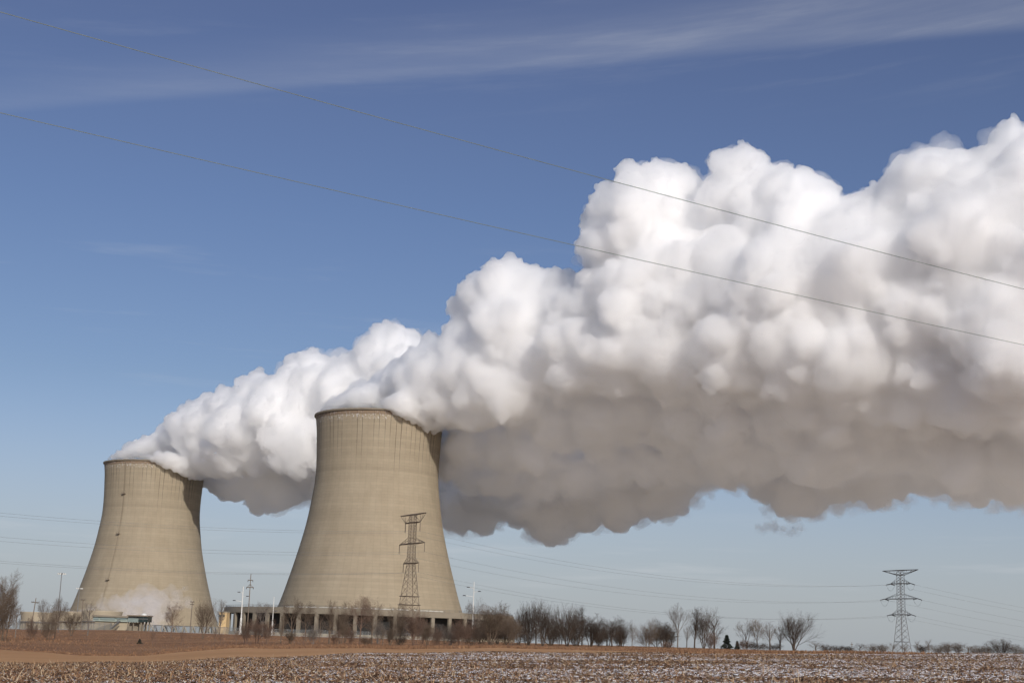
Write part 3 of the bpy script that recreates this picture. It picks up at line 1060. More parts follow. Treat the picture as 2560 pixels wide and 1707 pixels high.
flood_mast(141, 760, 1432, 'tall thin floodlight mast left of the farther tower')
flood_mast(189, 960, 1469, 'short looking floodlight mast at the farther tower\'s left foot')


def utility_pole(px, d, py_top, arms, label, tilt=0.0, grp='wooden utility poles'):
    root, c = pole_root('utility_pole', px, d, label, 'utility pole', grp)
    s = mpp(px, 1560, d)
    h = at(px, py_top, d).z - c.z
    MB().tube([(0, 0, -.3), (0, 0, h)], [.24, .15], 7).build('pole', M_RUST, root)
    for (dz, hw, brace, ins) in arms:
        zz = h - dz * s
        m = MB(); m.bar((-hw * s, -.2, zz), (hw * s, -.2, zz), .22)
        if brace:
            for q in (-1, 1):
                m.bar((q * hw * s * .85, -.2, zz), (0, -.2, zz + brace * s), .14)
        m.build('crossarm', M_RUST, root)
        if ins:
            for q in (-1, 1):
                MB().tube([(q * hw * s * .95, -.2, zz - .1), (q * hw * s * .95, -.2, zz - .1 - ins * s)], .13, 6).build('insulator', M_LAMP, root)
        else:
            for q in (-.9, -.45, .45, .9):
                MB().tube([(q * hw * s, -.2, zz + .1), (q * hw * s, -.2, zz + .42)], .08, 6).build('insulator', M_LAMP, root)
    root.rotation_euler = (0, tilt, 0)
    return root


utility_pole(617, 600, 1433, [(16, 6.5, 0, 4), (34, 9.0, 8, 4)], 'tall wooden pole with two crossarms beside the white lamp pole')
utility_pole(77, 570, 1493, [(11.5, 9.5, 0, 0)], 'tilted wooden pole with a crossarm left of the fan towers', R(4))
utility_pole(201, 600, 1497.5, [(.8, 5.5, 0, 0)], 'short T shaped pole rising over the middle fan tower')
utility_pole(475, 610, 1503, [(.8, 5.0, 0, 0), (7, 4.5, 0, 0)], 'faint double arm pole against the farther tower')
utility_pole(2130, 900, 1604, [(6, 3.0, 0, 0)], 'tiny distant pole left of the right pylon')


def lamp_pole(px, d, py_top, rb, lamps, label):
    root, c = pole_root('lamp_pole', px, d, label, 'lamp pole', 'white lamp poles of the yard')
    s = mpp(px, 1560, d)
    h = at(px, py_top, d).z - c.z
    MB().tube([(0, 0, -.3), (0, 0, h * .33), (0, 0, h * .35), (0, 0, h)], [rb, rb * .85, rb * .5, rb * .32], 8).build('pole', M_WHITE, root)
    for (dx, dy) in lamps:
        zz = h - dy * s
        sg = 1 if dx > 0 else -1
        am = MB().tube([(0, -.1, zz - 2.0 * s * 1.2), (dx * s * .55, -.4, zz - .5 * s), (dx * s, -.6, zz)], .09, 5).build('lamp_arm', M_WHITE, root)
        m = MB(); m.lathe([(.02, .28), (.35, .22), (.5, 0), (.42, -.1), (.02, -.12)], 10)
        o = m.build('lamp_head', M_LAMP, am, True)
        o.scale = (1.5, .8, 1); o.location = (dx * s + sg * .3, -.6, zz)
    return root


lamp_pole(600, 640, 1465, .55, [(-7.5, 14.5), (-18, 35.5), (11, 24)], 'thick based white lamp pole between the two cooling towers')
lamp_pole(679, 650, 1491, .40, [(5, 35)], 'white lamp pole at the nearer tower\'s left foot')
lamp_pole(1180, 600, 1453, .42, [(-12, 14.5), (12.5, 24), (-21.5, 35.5)], 'white lamp pole with three dark lamps right of the nearer tower')


# ------------------------------------------------------------------ lattice pylons
def lattice_section(m, z0, w0, z1, w1, n, bw, leg, inner=True):
    """four corner legs from half width w0 at z0 to w1 at z1 with X bracing on all faces"""
    cs = ((-1, -1), (1, -1), (1, 1), (-1, 1))
    for sx, sy in cs:
        m.bar((sx * w0, sy * w0, z0), (sx * w1, sy * w1, z1), leg)
    # panels get shorter where the mast is narrower
    lv = [z0]
    ws = [w0 + (w1 - w0) * (k + .5) / n for k in range(n)]
    tot = sum(ws)
    for w_ in ws:
        lv.append(lv[-1] + (z1 - z0) * w_ / tot)
    for a, b in zip(lv[:-1], lv[1:]):
        wa = w0 + (w1 - w0) * (a - z0) / (z1 - z0); wb = w0 + (w1 - w0) * (b - z0) / (z1 - z0)
        for i in range(4):
            p, q = cs[i], cs[(i + 1) % 4]
            m.bar((p[0] * wa, p[1] * wa, a), (q[0] * wb, q[1] * wb, b), bw)
            m.bar((q[0] * wa, q[1] * wa, a), (p[0] * wb, p[1] * wb, b), bw)
    return m


def ring(m, z, w, bw):
    cs = ((-w, -w), (w, -w), (w, w), (-w, w))
    for i in range(4):
        m.bar((*cs[i], z), (*cs[(i + 1) % 4], z), bw)


def crossarm(m, z, hw, w, up, bw, thin):
    for s in (-1, 1):
        for y_ in (-w, w):
            m.bar((s * w, y_, z), (s * hw, 0, z), bw)
            m.bar((s * w, y_, z + up), (s * hw, 0, z), thin)
        for k in (.33, .62):
            x_ = s * (w + (hw - w) * k); yy = w * (1 - k)
            m.bar((x_, -yy, z), (x_, yy, z), thin)
            m.bar((x_, -yy, z), (x_, -yy, z + up * (1 - k)), thin)
            m.bar((x_, yy, z), (x_, yy, z + up * (1 - k)), thin)


LINE_DIR = None
PYA = stand(1019, 520); PYB = stand(2256, 640)
LINE_RZ = math.atan2(PYB.y - PYA.y, PYB.x - PYA.x)
# arms stand across the line, opened toward the camera as the photograph shows
ARM_RZ = LINE_RZ - PI / 2
KA = 2.05

k_ = 0.0322 * 520 / 520
HA = at(1028, 1286, 520).z - PYA.z
rootA = empty('lattice_pylon', PYA, ARM_RZ)
tag(rootA, 'tall brown lattice pylon in front of the nearer cooling tower', 'pylon', 'steel lattice pylons')
zA = lambda cy: HA * (1570 - cy) / (1570 - 75.0)
m = MB()
lattice_section(m, 0, 4.0, zA(660), 1.12, 9, .10, .16)
lattice_section(m, zA(660), 1.12, zA(75), 1.02, 15, .085, .14)
for z_, w_ in ((zA(1055), 2.75), (zA(1155), 3.07), (zA(660), 1.12), (zA(420), 1.07), (zA(170), 1.04)):
    ring(m, z_, w_, .2)
m.build('mast', M_RUST, rootA)
m = MB()
z1, z2 = zA(75), zA(170)
for s in (-1, 1):
    for y_ in (-1.0, 1.0):
        m.bar((0, y_, z1), (s * 5.2 * KA, 0, z1 + .1), .22)
        m.bar((s * 1.04, y_, z2), (s * 3.05 * KA, 0, z2), .24)
    m.bar((s * 5.2 * KA, 0, z1 + .1), (s * 3.05 * KA, 0, z2), .14)
    m.bar((s * 3.05 * KA, 0, z2), (s * 3.05 * KA, 0, z1), .12)
    m.bar((s * 3.05 * KA, 0, z2), (s * 1.0, 0, z1), .12)
    m.bar((s * 4.1 * KA, 0, z1), (s * 3.05 * KA, 0, z2), .10)
m.build('top_crossarm', M_RUST, rootA)
INS_A = []
for nm, z_, hw, up in (('crossarm', zA(425), 5.15 * KA, 2.1), ('crossarm', zA(660), 3.15 * KA, 2.0)):
    m = MB(); crossarm(m, z_, hw, 1.08, up, .24, .12); m.build(nm, M_RUST, rootA)
for z_, hw in ((z2, 3.0 * KA), (zA(425), 5.1 * KA), (zA(660), 3.1 * KA)):
    for s in (-1, 1):
        m = MB()
        pr = []
        n = 16
        for k in range(n + 1):
            pr.append((.09 if k % 2 else .15, z_ - 3.3 * k / n))
        m.lathe(pr, 6, (s * hw, 0))
        m.build('insulator', M_RUST, rootA)
        INS_A.append((s, Vector((PYA.x + math.cos(ARM_RZ) * s * hw, PYA.y + math.sin(ARM_RZ) * s * hw, PYA.z + z_ - 3.4))))

HB = at(2253, 1425, 640).z - PYB.z
RB = R(-62)
KB = 1.44
rootB = empty('lattice_pylon', PYB, RB)
tag(rootB, 'grey lattice pylon standing alone against the pale sky', 'pylon', 'steel lattice pylons')
zB = lambda cy: HB * (1175 - cy) / (1175 - 215.0)
m = MB()
lattice_section(m, 0, 2.95, zB(720), 1.25, 7, .11, .20)
lattice_section(m, zB(720), 1.25, zB(215), 1.18, 15, .095, .16)
for z_, w_ in ((zB(1025), 2.4), (zB(720), 1.25), (zB(540), 1.22), (zB(367), 1.2), (zB(270), 1.19)):
    ring(m, z_, w_, .18)
m.build('mast', M_STEEL, rootB)
m = MB()
for s in (-1, 1):
    for y_ in (-1.15, 1.15):
        m.bar((0, y_, zB(215)), (s * 7.8 * KB, 0, zB(215)), .24)
        m.bar((s * 1.19, y_, zB(270)), (s * 7.8 * KB, 0, zB(215)), .20)
    for k in (.3, .6):
        x_ = s * (1.19 + 10.4 * k)
        m.bar((x_, 0, zB(215)), (x_ - s * 1.2, 0, zB(270 - 55 * k)), .12)
m.build('top_crossarm', M_STEEL, rootB)
INS_B = {'in': [], 'out': []}


def toB(v):
    c, s = math.cos(RB), math.sin(RB)
    return Vector((PYB.x + v.x * c - v.y * s, PYB.y + v.x * s + v.y * c, PYB.z + v.z))


PYC = PYB + (PYB - PYA).normalized() * 650.0
dirA = (PYA - PYB); dirA.z = 0; dirA.normalize()
dirC = (PYC - PYB); dirC.z = 0; dirC.normalize()
rotB = Matrix.Rotation(-RB, 3, 'Z')
for z_, hw, up in ((zB(367), 4.4 * KB, 1.9), (zB(540), 7.2 * KB, 2.2), (zB(720), 4.4 * KB, 2.1)):
    m = MB(); crossarm(m, z_, hw, 1.22, up, .24, .12); m.build('crossarm', M_STEEL, rootB)
    for s in (-1, 1):
        tip = Vector((s * hw, 0, z_))
        ends = []
        for key, dr in (('in', dirA), ('out', dirC)):
            loc_d = rotB @ dr
            e = tip + loc_d * 2.6 + Vector((0, 0, -.55))
            m = MB()
            for k in range(9):
                a = tip.lerp(e, k / 9); b = tip.lerp(e, (k + .7) / 9)
                m.tube([a, b], .20, 6)
            m.tube([tip, e], .09, 5)
            m.build('insulator', M_LAMP, rootB)
            INS_B[key].append((s, toB(e)))
            ends.append(e)
        m = MB(); pts = []
        for k in range(13):
            f = k / 12
            p = ends[0].lerp(ends[1], f); p.z -= 2.6 * 4 * f * (1 - f)
            pts.append(p)
        m.tube(pts, .045, 4)
        m.build('jumper_loop', M_LAMP, rootB)

# ------------------------------------------------------------------ cables
M_CABLE = simple('cable_grey', (.15, .16, .16), 0.5, 0.2)
M_CABLE2 = simple('cable_green_grey', (.21, .24, .20), 0.5, 0.2)


def cable(a, b, sag, rad, mat, label, group, n=40):
    m = MB(); pts = []
    for k in range(n + 1):
        f = k / n
        p = Vector(a).lerp(Vector(b), f)
        p.z -= sag * 4 * f * (1 - f)
        pts.append(p)
    m.tube(pts, rad, 5)
    o = m.build('power_cable', mat)
    return tag(o, label, 'cable', group)


LV = ['upper', 'middle', 'lower']
back = PYA - PYB; back.z = 0
PYZ = PYA + back * 0.93
for i in range(3):
    for j in range(2):
        s, pa = INS_A[i * 2 + j]
        side = 'front' if j == 1 else 'rear'
        off = pa - PYA
        pz = Vector((PYZ.x + off.x, PYZ.y + off.y, pa.z + 0.4))
        cable(pz, pa, 4.5, .030, M_CABLE, f'{LV[i]} {side} cable running left behind the poles from the brown pylon', 'transmission cables')
        sb, pb = INS_B['in'][i * 2 + j]
        cable(pa, pb, 7.2, .030, M_CABLE, f'{LV[i]} {side} cable slung between the brown and grey pylons', 'transmission cables')
        sb, pb = INS_B['out'][i * 2 + j]
        off = pb - PYB
        cable(pb, Vector((PYC.x + off.x, PYC.y + off.y, pb.z - 1.0)), 19.0, .030, M_CABLE, f'{LV[i]} {side} cable leaving the grey pylon to the right', 'transmission cables')
cable(at(-700, -168, 30), at(3300, 905, 58), 0.30, .0105, M_CABLE2, 'upper of two long thin cables crossing the sky over the steam', 'foreground cables', 60)
cable(at(-700, 118, 34), at(3300, 1019, 62), 0.20, .0105, M_CABLE2, 'lower of two long thin cables crossing the sky over the steam', 'foreground cables', 60)

# ------------------------------------------------------------------ bare winter trees
def rand_unit(rs):
    while True:
        v = Vector((rs.uniform(-1, 1), rs.uniform(-1, 1), rs.uniform(-1, 1)))
        if 0.05 < v.length < 1:
            return v.normalized()


class Tree:
    """a branching skeleton; thick wood goes to the trunk mesh, the rest to the crown mesh"""

    def __init__(self, seed):
        self.rs = random.Random(seed)
        self.tv, self.tf, self.cv, self.cf = [], [], [], []

    def limb(self, pts, radii, sides, crown):
        v, f = (self.cv, self.cf) if crown else (self.tv, self.tf)
        b = len(v)
        for i, p in enumerate(pts):
            t = (pts[min(i + 1, len(pts) - 1)] - pts[max(i - 1, 0)]).normalized()
            u = t.cross(Vector((.3, .9, .2)))
            if u.length < .05:
                u = t.cross(Vector((1, 0, 0)))
            u.normalize(); w_ = t.cross(u)
            for k in range(sides):
                a = 2 * PI * k / sides
                v.append(p + (u * math.cos(a) + w_ * math.sin(a)) * radii[i])
        for i in range(len(pts) - 1):
            for k in range(sides):
                a = b + i * sides + k; c = b + i * sides + (k + 1) % sides
                f.append((a, c, c + sides)); f.append((a, c + sides, a + sides))

    def grow(self, p, d, length, rad, level, P):
        rs = self.rs
        nseg = 4 if level < 2 else 3
        pts, radii = [p.copy()], [rad]
        dd = d.copy()
        end = rad * (0.45 if level == 0 else 0.35)
        for i in range(nseg):
            dd = (dd + rand_unit(rs) * P['wob'][min(level, len(P['wob']) - 1)] + Vector((0, 0, P['up'][min(level, len(P['up']) - 1)]))).normalized()
            pts.append(pts[-1] + dd * (length / nseg))
            radii.append(rad + (end - rad) * (i + 1) / nseg)
        last = level >= P['levels']
        self.limb(pts, radii, 6 if level == 0 else (4 if level == 1 else 3), level >= 2)
        if last:
            return
        n = P['n'][level]
        n = max(1, int(round(n * rs.uniform(.8, 1.2))))
        f0 = P['start'][min(level, len(P['start']) - 1)]
        az = rs.uniform(0, 2 * PI)
        for k in range(n):
            f = f0 + (1 - f0) * ((k + rs.uniform(.2, 1.0)) / n)
            f = min(f, 1.0)
            x = f * nseg; i = min(int(x), nseg - 1); fr = x - i
            q = pts[i].lerp(pts[i + 1], fr)
            r_ = radii[i] + (radii[i + 1] - radii[i]) * fr
            t = (pts[i + 1] - pts[i]).normalized()
            az += 2.4 + rs.uniform(-.5, .5)
            u = t.cross(Vector((.2, .3, .9)) if abs(t.z) < .9 else Vector((1, 0, 0))).normalized(); w_ = t.cross(u)
            spread = R(rs.uniform(*P['ang'][min(level, len(P['ang']) - 1)]))
            nd = (t * math.cos(spread) + (u * math.cos(az) + w_ * math.sin(az)) * math.sin(spread)).normalized()
            ln = length * rs.uniform(*P['len'][min(level, len(P['len']) - 1)]) * (1.15 - .45 * f)
            self.grow(q, nd, ln, max(r_ * P['rad'], P['rmin']), level + 1, P)

    def finish(self, height, width):
        """scale so that the whole tree is exactly height tall and width wide"""
        a = np.array([v[:] for v in self.tv] + [v[:] for v in self.cv])
        h = np.percentile(a[:, 2], 99.7)
        wd = np.percentile(np.hypot(a[:, 0], a[:, 1]), 98.8) * 2
        s = np.array([1.0 / wd, 1.0 / wd, 1.0 / h])
        k = len(self.tv)
        return a[:k] * s, a[k:] * s


SPEC = {
    # upward spreading vase with one short trunk
    'vase': dict(levels=4, n=[8, 7, 6, 6], start=[.30, .25, .2, .1], ang=[(22, 42), (18, 38), (20, 45), (20, 55)], len=[(.75, 1.0), (.5, .7), (.42, .62), (.4, .65)], wob=[.06, .10, .14, .2], up=[.05, .06, .05, .03], rad=.58, rmin=.0078),
    # rounded crown
    'round': dict(levels=4, n=[10, 8, 7, 5], start=[.32, .2, .15, .1], ang=[(35, 70), (30, 60), (30, 60), (25, 60)], len=[(.55, .8), (.5, .7), (.45, .65), (.4, .7)], wob=[.07, .14, .2, .25], up=[.04, .05, .03, .02], rad=.52, rmin=.0078),
    # tall and narrow
    'slim': dict(levels=3, n=[18, 9, 7], start=[.22, .15, .1], ang=[(22, 48), (25, 50), (25, 60)], len=[(.28, .46), (.45, .65), (.45, .7)], wob=[.05, .14, .2], up=[.05, .06, .03], rad=.42, rmin=.0078),
    # loose whippy sapling
    'sparse': dict(levels=3, n=[11, 8, 6], start=[.3, .2, .1], ang=[(22, 45), (22, 50), (25, 60)], len=[(.4, .65), (.4, .62), (.4, .7)], wob=[.07, .13, .2], up=[.04, .05, .03], rad=.45, rmin=.0078),
}


def stems(tr, P, n, lean, rs, base=.25, rad=.10):
    for k in range(n):
        a = 2 * PI * k / n + rs.uniform(-.4, .4)
        l = R(rs.uniform(*lean))
        d = Vector((math.cos(a) * math.sin(l), math.sin(a) * math.sin(l), math.cos(l)))
        p = Vector((math.cos(a) * base * rs.uniform(.2, 1), math.sin(a) * base * rs.uniform(.2, 1), -.05))
        tr.grow(p, d, rs.uniform(3.0, 4.6), rad * rs.uniform(.6, 1), 0, P)


BUSH = dict(levels=3, n=[11, 8, 8], start=[.12, .1, .1], ang=[(20, 55), (25, 60), (25, 65)], len=[(.4, .7), (.42, .65), (.4, .7)], wob=[.1, .17, .24], up=[.05, .05, .03], rad=.5, rmin=.0065)
MULTI = dict(levels=3, n=[12, 9, 8], start=[.2, .15, .1], ang=[(18, 42), (22, 50), (25, 60)], len=[(.35, .6), (.42, .62), (.4, .7)], wob=[.07, .14, .22], up=[.05, .05, .03], rad=.5, rmin=.0065)


def make_kind(kind, seed):
    tr = Tree(seed); rs = tr.rs
    if kind == 'bush':
        stems(tr, BUSH, 9, (8, 50), rs, .5, .07)
    elif kind == 'multi':
        stems(tr, MULTI, 5, (4, 20), rs, .3, .10)
    elif kind == 'fan':                     # many straight limbs spraying up from the ground
        stems(tr, dict(SPEC['vase'], levels=3, n=[10, 8, 7], start=[.25, .2, .1]), 5, (8, 34), rs, .25, .13)
    else:
        tr.grow(Vector((0, 0, -.05)), Vector((rs.uniform(-.04, .04), rs.uniform(-.04, .04), 1)), 5.0, .17, 0, SPEC[kind])
    tv, cv = tr.finish(1, 1)
    mt = np_mesh(kind + '_wood', tv, np.array(tr.tf)); mc = np_mesh(kind + '_twigs', cv, np.array(tr.cf))
    return mt, mc


def bark(name, a, b):
    t = NT(name)
    g = t.n('ShaderNodeObjectInfo')
    tc = t.n('ShaderNodeTexCoord')
    nz = t.n('ShaderNodeTexNoise', {'Vector': (tc, 'Object'), 'Scale': 9.0, 'Detail': 3.0})
    f = t.math('ADD', t.math('MULTIPLY', (nz, 0), 0.6), t.math('MULTIPLY', (g, 'Random'), 0.4))
    c = t.mix(f, (*a, 1), (*b, 1))
    return t.out(t.n('ShaderNodeBsdfPrincipled', {'Base Color': colsock(c), 'Roughness': 0.9, 'Specular IOR Level': 0.1}))


BARKS = {
    'dark': bark('dark_bark', (.055, .042, .033), (.10, .075, .058)),
    'grey': bark('grey_bark', (.13, .11, .095), (.21, .18, .155)),
    'brown': bark('brown_bark', (.115, .085, .062), (.18, .135, .10)),
    'pale': bark('pale_bark', (.24, .21, .17), (.34, .30, .25)),
    'red': bark('reddish_bark', (.135, .088, .066), (.20, .135, .10)),
}
TREE_MESH = {}
for kind, seeds in (('vase', (1, 2)), ('round', (3, 4, 5)), ('slim', (6, 7)), ('sparse', (8, 9)), ('bush', (10, 11, 12)), ('multi', (13, 14, 15)), ('fan', (16, 17))):
    for sd in seeds:
        mt, mc = make_kind(kind, sd)
        for bk, bm_ in BARKS.items():
            a, b = mt.copy(), mc.copy()
            a.materials.append(bm_); b.materials.append(bm_)
            TREE_MESH.setdefault((kind, bk), []).append((a, b))
        bpy.data.meshes.remove(mt); bpy.data.meshes.remove(mc)

trs = random.Random(5)


def tree(px, d, py_top, wpx, kind, bk, label, name='bare_tree', cat='tree', group='bare winter trees', rot=None, sink=0.0):
    g = stand(px, d)
    top = at(px, py_top, d)
    h = max(top.z - g.z, .6) + sink
    s = mpp(px, py_top, d)
    w_ = wpx * s * 1.18
    a, b = TREE_MESH[(kind, bk)][trs.randrange(len(TREE_MESH[(kind, bk)]))]
    root = empty(name, (g.x, g.y, g.z - sink), trs.uniform(0, 2 * PI) if rot is None else rot)
    tag(root, label, cat, group)
    for nm, me in (('trunk', a), ('crown', b)):
        o = bpy.data.objects.new(nm, me)
        link(o, root)
        o.scale = (w_, w_, h)
    return root


SH = dict(name='bare_shrub', cat='shrub', group='bare shrubs and saplings')
tree(0, 228, 1428, 86, 'multi', 'brown', 'big dense bare tree cut by the left edge')
tree(12, 215, 1462, 66, 'multi', 'brown', 'lower bushy tree in front of the big left edge tree')
tree(40, 262, 1508, 34, 'sparse', 'grey', 'thin grey sapling just right of the big left edge tree')
tree(79, 240, 1538, 34, 'bush', 'red', 'small twiggy shrub in front of the leftmost fan tower', **SH)
tree(105, 420, 1496, 38, 'round', 'grey', 'grey bare tree rising behind the leftmost fan tower')
tree(146, 430, 1489, 50, 'round', 'grey', 'grey bare tree under the tall floodlight mast')
tree(123, 248, 1520, 62, 'bush', 'brown', 'wide branching shrub low on the bank before the fan towers', **SH)
tree(138, 252, 1505, 40, 'sparse', 'brown', 'leafless sapling growing out of the wide branching shrub')
tree(179, 328, 1519, 62, 'fan', 'brown', 'low spreading bare tree before the middle fan tower')
tree(220, 340, 1500, 36, 'sparse', 'grey', 'open Y shaped bare tree before the flared fan tower')
tree(428, 330, 1504, 50, 'round', 'red', 'reddish rounded bare tree standing in the thin mist')
tree(508, 300, 1492, 62, 'fan', 'brown', 'vase shaped bare tree at the right foot of the farther tower')
tree(548, 520, 1497, 32, 'slim', 'grey', 'faint grey bare tree touching the farther tower\'s right edge')
for px_, d_, top_, w_, lab in ((383, 205, 1571, 22, 'small sapling on the bank under the farther tower'),
                              (455, 215, 1574, 20, 'small sapling between the reddish tree and the vase tree'),
                              (538, 205, 1566, 18, 'thin sapling right of the vase shaped tree'),
                              (553, 208, 1578, 16, 'tiny sapling left of the yellow brick building\'s foot'),
                              (592, 215, 1572, 22, 'small sapling in front of the thick lamp pole')):
    tree(px_, d_, top_, w_, 'sparse', 'red', lab, **SH)
tree(655, 430, 1503, 78, 'vase', 'grey', 'grey bare tree between the wooden pole and the nearer tower')
for px_, d_, top_, w_, lab in ((616, 225, 1548, 44, 'reddish brush at the foot of the tall wooden pole'),
                              (643, 235, 1540, 50, 'reddish brush under the grey tree by the poles'),
                              (668, 232, 1546, 42, 'reddish brush before the white pole at the nearer tower')):
    tree(px_, d_, top_, w_, 'multi', 'red', lab, **SH)
tree(702, 240, 1528, 28, 'slim', 'brown', 'slim young tree at the nearer tower\'s left base corner')
tree(731, 330, 1488, 64, 'vase', 'brown', 'bare tree with a tall leading shoot before the nearer tower')
tree(764, 330, 1502, 62, 'round', 'brown', 'rounded bare tree before the second dark opening')
tree(800, 300, 1530, 34, 'sparse', 'brown', 'slight bare tree right of the rounded pair of trees')
tree(760, 232, 1575, 20, 'sparse', 'red', 'small sapling on the bank below the rounded tree', **SH)
tree(823, 243, 1497, 36, 'slim', 'brown', 'tall slim bare tree left of the bushy middle group')
tree(851, 245, 1502, 56, 'multi', 'brown', 'many stemmed bare tree in the middle group before the tower')
tree(876, 255, 1560, 40, 'bush', 'red', 'low reddish brush inside the middle group', **SH)
tree(899, 258, 1487, 84, 'round', 'red', 'largest reddish brown rounded tree before the nearer tower')
tree(930, 262, 1494, 62, 'round', 'brown', 'pale brown rounded tree touching the largest reddish one')
tree(914, 238, 1586, 44, 'bush', 'brown', 'low bush at the feet of the largest reddish tree', **SH)
tree(957, 240, 1568, 24, 'sparse', 'brown', 'small sapling between the middle group and the pylon', **SH)
tree(996, 250, 1506, 58, 'multi', 'brown', 'bushy bare tree at the left leg of the brown pylon')
tree(1036, 246, 1516, 60, 'multi', 'red', 'reddish twiggy tree at the right leg of the brown pylon')
tree(1003, 240, 1580, 40, 'bush', 'dark', 'dark low bush right before the brown pylon\'s foot', **SH)
tree(1068, 250, 1548, 46, 'multi', 'brown', 'brown brush before the tower\'s right hand openings', **SH)
tree(1090, 245, 1565, 46, 'bush', 'red', 'reddish low brush before the tower\'s right corner', **SH)
tree(1112, 300, 1560, 50, 'bush', 'dark', 'dark brush below the nearer tower\'s right edge', **SH)
for px_, d_, top_, w_, lab in ((728, 236, 1572, 40, 'low scrub at the foot of the tall shooted tree'), (783, 238, 1562, 44, 'low scrub left of the tall slim tree'), (838, 236, 1574, 40, 'low scrub at the many stemmed tree\'s foot'),
                              (862, 300, 1548, 44, 'taller scrub behind the many stemmed tree'), (945, 300, 1545, 48, 'taller scrub behind the pale brown tree'), (975, 244, 1562, 40, 'low scrub left of the bushy pylon tree'),
                              (1055, 300, 1552, 48, 'taller scrub just right of the brown pylon'), (1126, 262, 1560, 52, 'low scrub left of the maroon bush')):
    tree(px_, d_, top_, w_, 'multi', trs.choice(['brown', 'grey', 'red']), lab, **SH)
tree(1187, 420, 1494, 56, 'round', 'grey', 'grey open tree wrapped round the three lamp pole')
tree(1150, 255, 1543, 74, 'bush', 'red', 'dense maroon bush at the nearer tower\'s right corner', **SH)
tree(1180, 262, 1552, 64, 'bush', 'dark', 'dense dark bush under the three lamp pole', **SH)
tree(1226, 296, 1506, 92, 'multi', 'brown', 'dense rounded bare tree right of the three lamp pole')
tree(1243, 330, 1512, 60, 'multi', 'dark', 'dark stemmed tree behind the dense rounded one')
tree(1278, 285, 1532, 66, 'multi', 'brown', 'lower brown tree between the two tallest grove trees')
tree(1322, 318, 1496, 78, 'fan', 'dark', 'tall dark tree with fine upright tips in the grove')
tree(1356, 300, 1500, 66, 'fan', 'dark', 'tall dark tree with white stems in the grove middle')
tree(1418, 300, 1508, 84, 'fan', 'dark', 'wide dark tree with several stems right of the grove middle')
tree(1442, 320, 1514, 60, 'multi', 'dark', 'dark tree leaning out of the wide dark tree')
tree(1476, 310, 1534, 62, 'multi', 'dark', 'shorter dark tree on the grove\'s right slope')
tree(1530, 306, 1538, 70, 'round', 'dark', 'crooked dark tree near the grove\'s right end')
tree(1556, 320, 1546, 46, 'multi', 'dark', 'small dark tree at the grove\'s right end')
tree(1580, 360, 1562, 26, 'sparse', 'grey', 'thin grey sapling in the gap right of the grove')
for i, (px_, d_, top_, w_) in enumerate(((1205, 330, 1566, 60), (1262, 335, 1564, 70), (1318, 340, 1560, 74), (1375, 340, 1558, 74), (1437, 338, 1562, 74), (1500, 335, 1566, 70), (1550, 335, 1572, 50))):
    w1 = ('below the dense rounded tree', 'left of the lower brown tree', 'below the tall dark tree with upright tips', 'right of the white stemmed tree', 'below the leaning dark tree', 'below the shorter dark tree', 'below the small dark end tree')[i]
    tree(px_, d_, top_, w_, 'bush', 'dark', 'dark shadowy undergrowth bush ' + w1, name='dark_bush', cat='bush', group='undergrowth bushes of the grove')
for px_, d_, top_, w_, kd, bk in ((1136, 330, 1556, 54, 'multi', 'dark'), (1166, 340, 1560, 56, 'bush', 'dark'), (1200, 345, 1548, 60, 'multi', 'dark'), (1232, 350, 1545, 62, 'bush', 'dark'), (1262, 350, 1540, 60, 'multi', 'brown'), (1296, 352, 1530, 60, 'multi', 'dark'),
                              (1340, 355, 1530, 64, 'round', 'dark'), (1378, 352, 1526, 60, 'multi', 'dark'), (1400, 350, 1540, 60, 'bush', 'dark'), (1455, 352, 1540, 60, 'round', 'dark'), (1495, 350, 1548, 56, 'bush', 'dark'), (1520, 350, 1552, 50, 'multi', 'dark'), (1545, 345, 1560, 46, 'bush', 'dark'), (1640, 340, 1560, 56, 'bush', 'dark'), (1675, 345, 1566, 50, 'multi', 'dark')):
    tree(px_, d_, top_, w_, kd, bk, 'dark tangled thicket standing behind the front row of the grove', name='thicket', cat='thicket', group='thickets behind the grove')
tree(1618, 290, 1546, 74, 'bush', 'brown', 'dense rounded brown bush right of the grove')
tree(1660, 305, 1548, 64, 'multi', 'dark', 'dark thicket tree between the brown bush and the pale vase tree')
tree(1694, 318, 1506, 68, 'vase', 'grey', 'pale barked vase shaped tree right of the brown bush')
tree(1670, 280, 1602, 44, 'bush', 'red', 'reddish low brush below the pale vase tree', **SH)
tree(1717, 330, 1560, 30, 'sparse', 'grey', 'faint grey sapling between the pale and the slim tree')
tree(1736, 318, 1517, 36, 'slim', 'dark', 'slim dark tree left of the dark forked tree')
tree(1760, 318, 1514, 66, 'fan', 'dark', 'dark forked tree with open crown before the sky')
tree(1786, 330, 1538, 56, 'sparse', 'dark', 'lower open tree on the right of the dark forked one')
tree(1776, 300, 1578, 50, 'bush', 'red', 'brushy thicket at the feet of the dark forked tree', **SH)
tree(1868, 320, 1546, 62, 'vase', 'grey', 'grey open tree left in the trio before the big fan tree')
tree(1893, 316, 1546, 52, 'round', 'brown', 'rounded brown tree in the middle of the grey trio')
tree(1925, 312, 1552, 52, 'sparse', 'grey', 'thin grey tree next to the big fan tree')
tree(1950, 306, 1562, 46, 'sparse', 'dark', 'crooked dark small tree touching the big fan tree')
tree(1985, 298, 1526, 98, 'fan', 'dark', 'big fan shaped bare tree alone at the grove line\'s end')
tree(1888, 296, 1602, 76, 'bush', 'dark', 'dark heap of brush below the grey trio', **SH)
tree(1935, 292, 1606, 56, 'bush', 'dark', 'dark brush left of the big fan tree\'s foot', **SH)
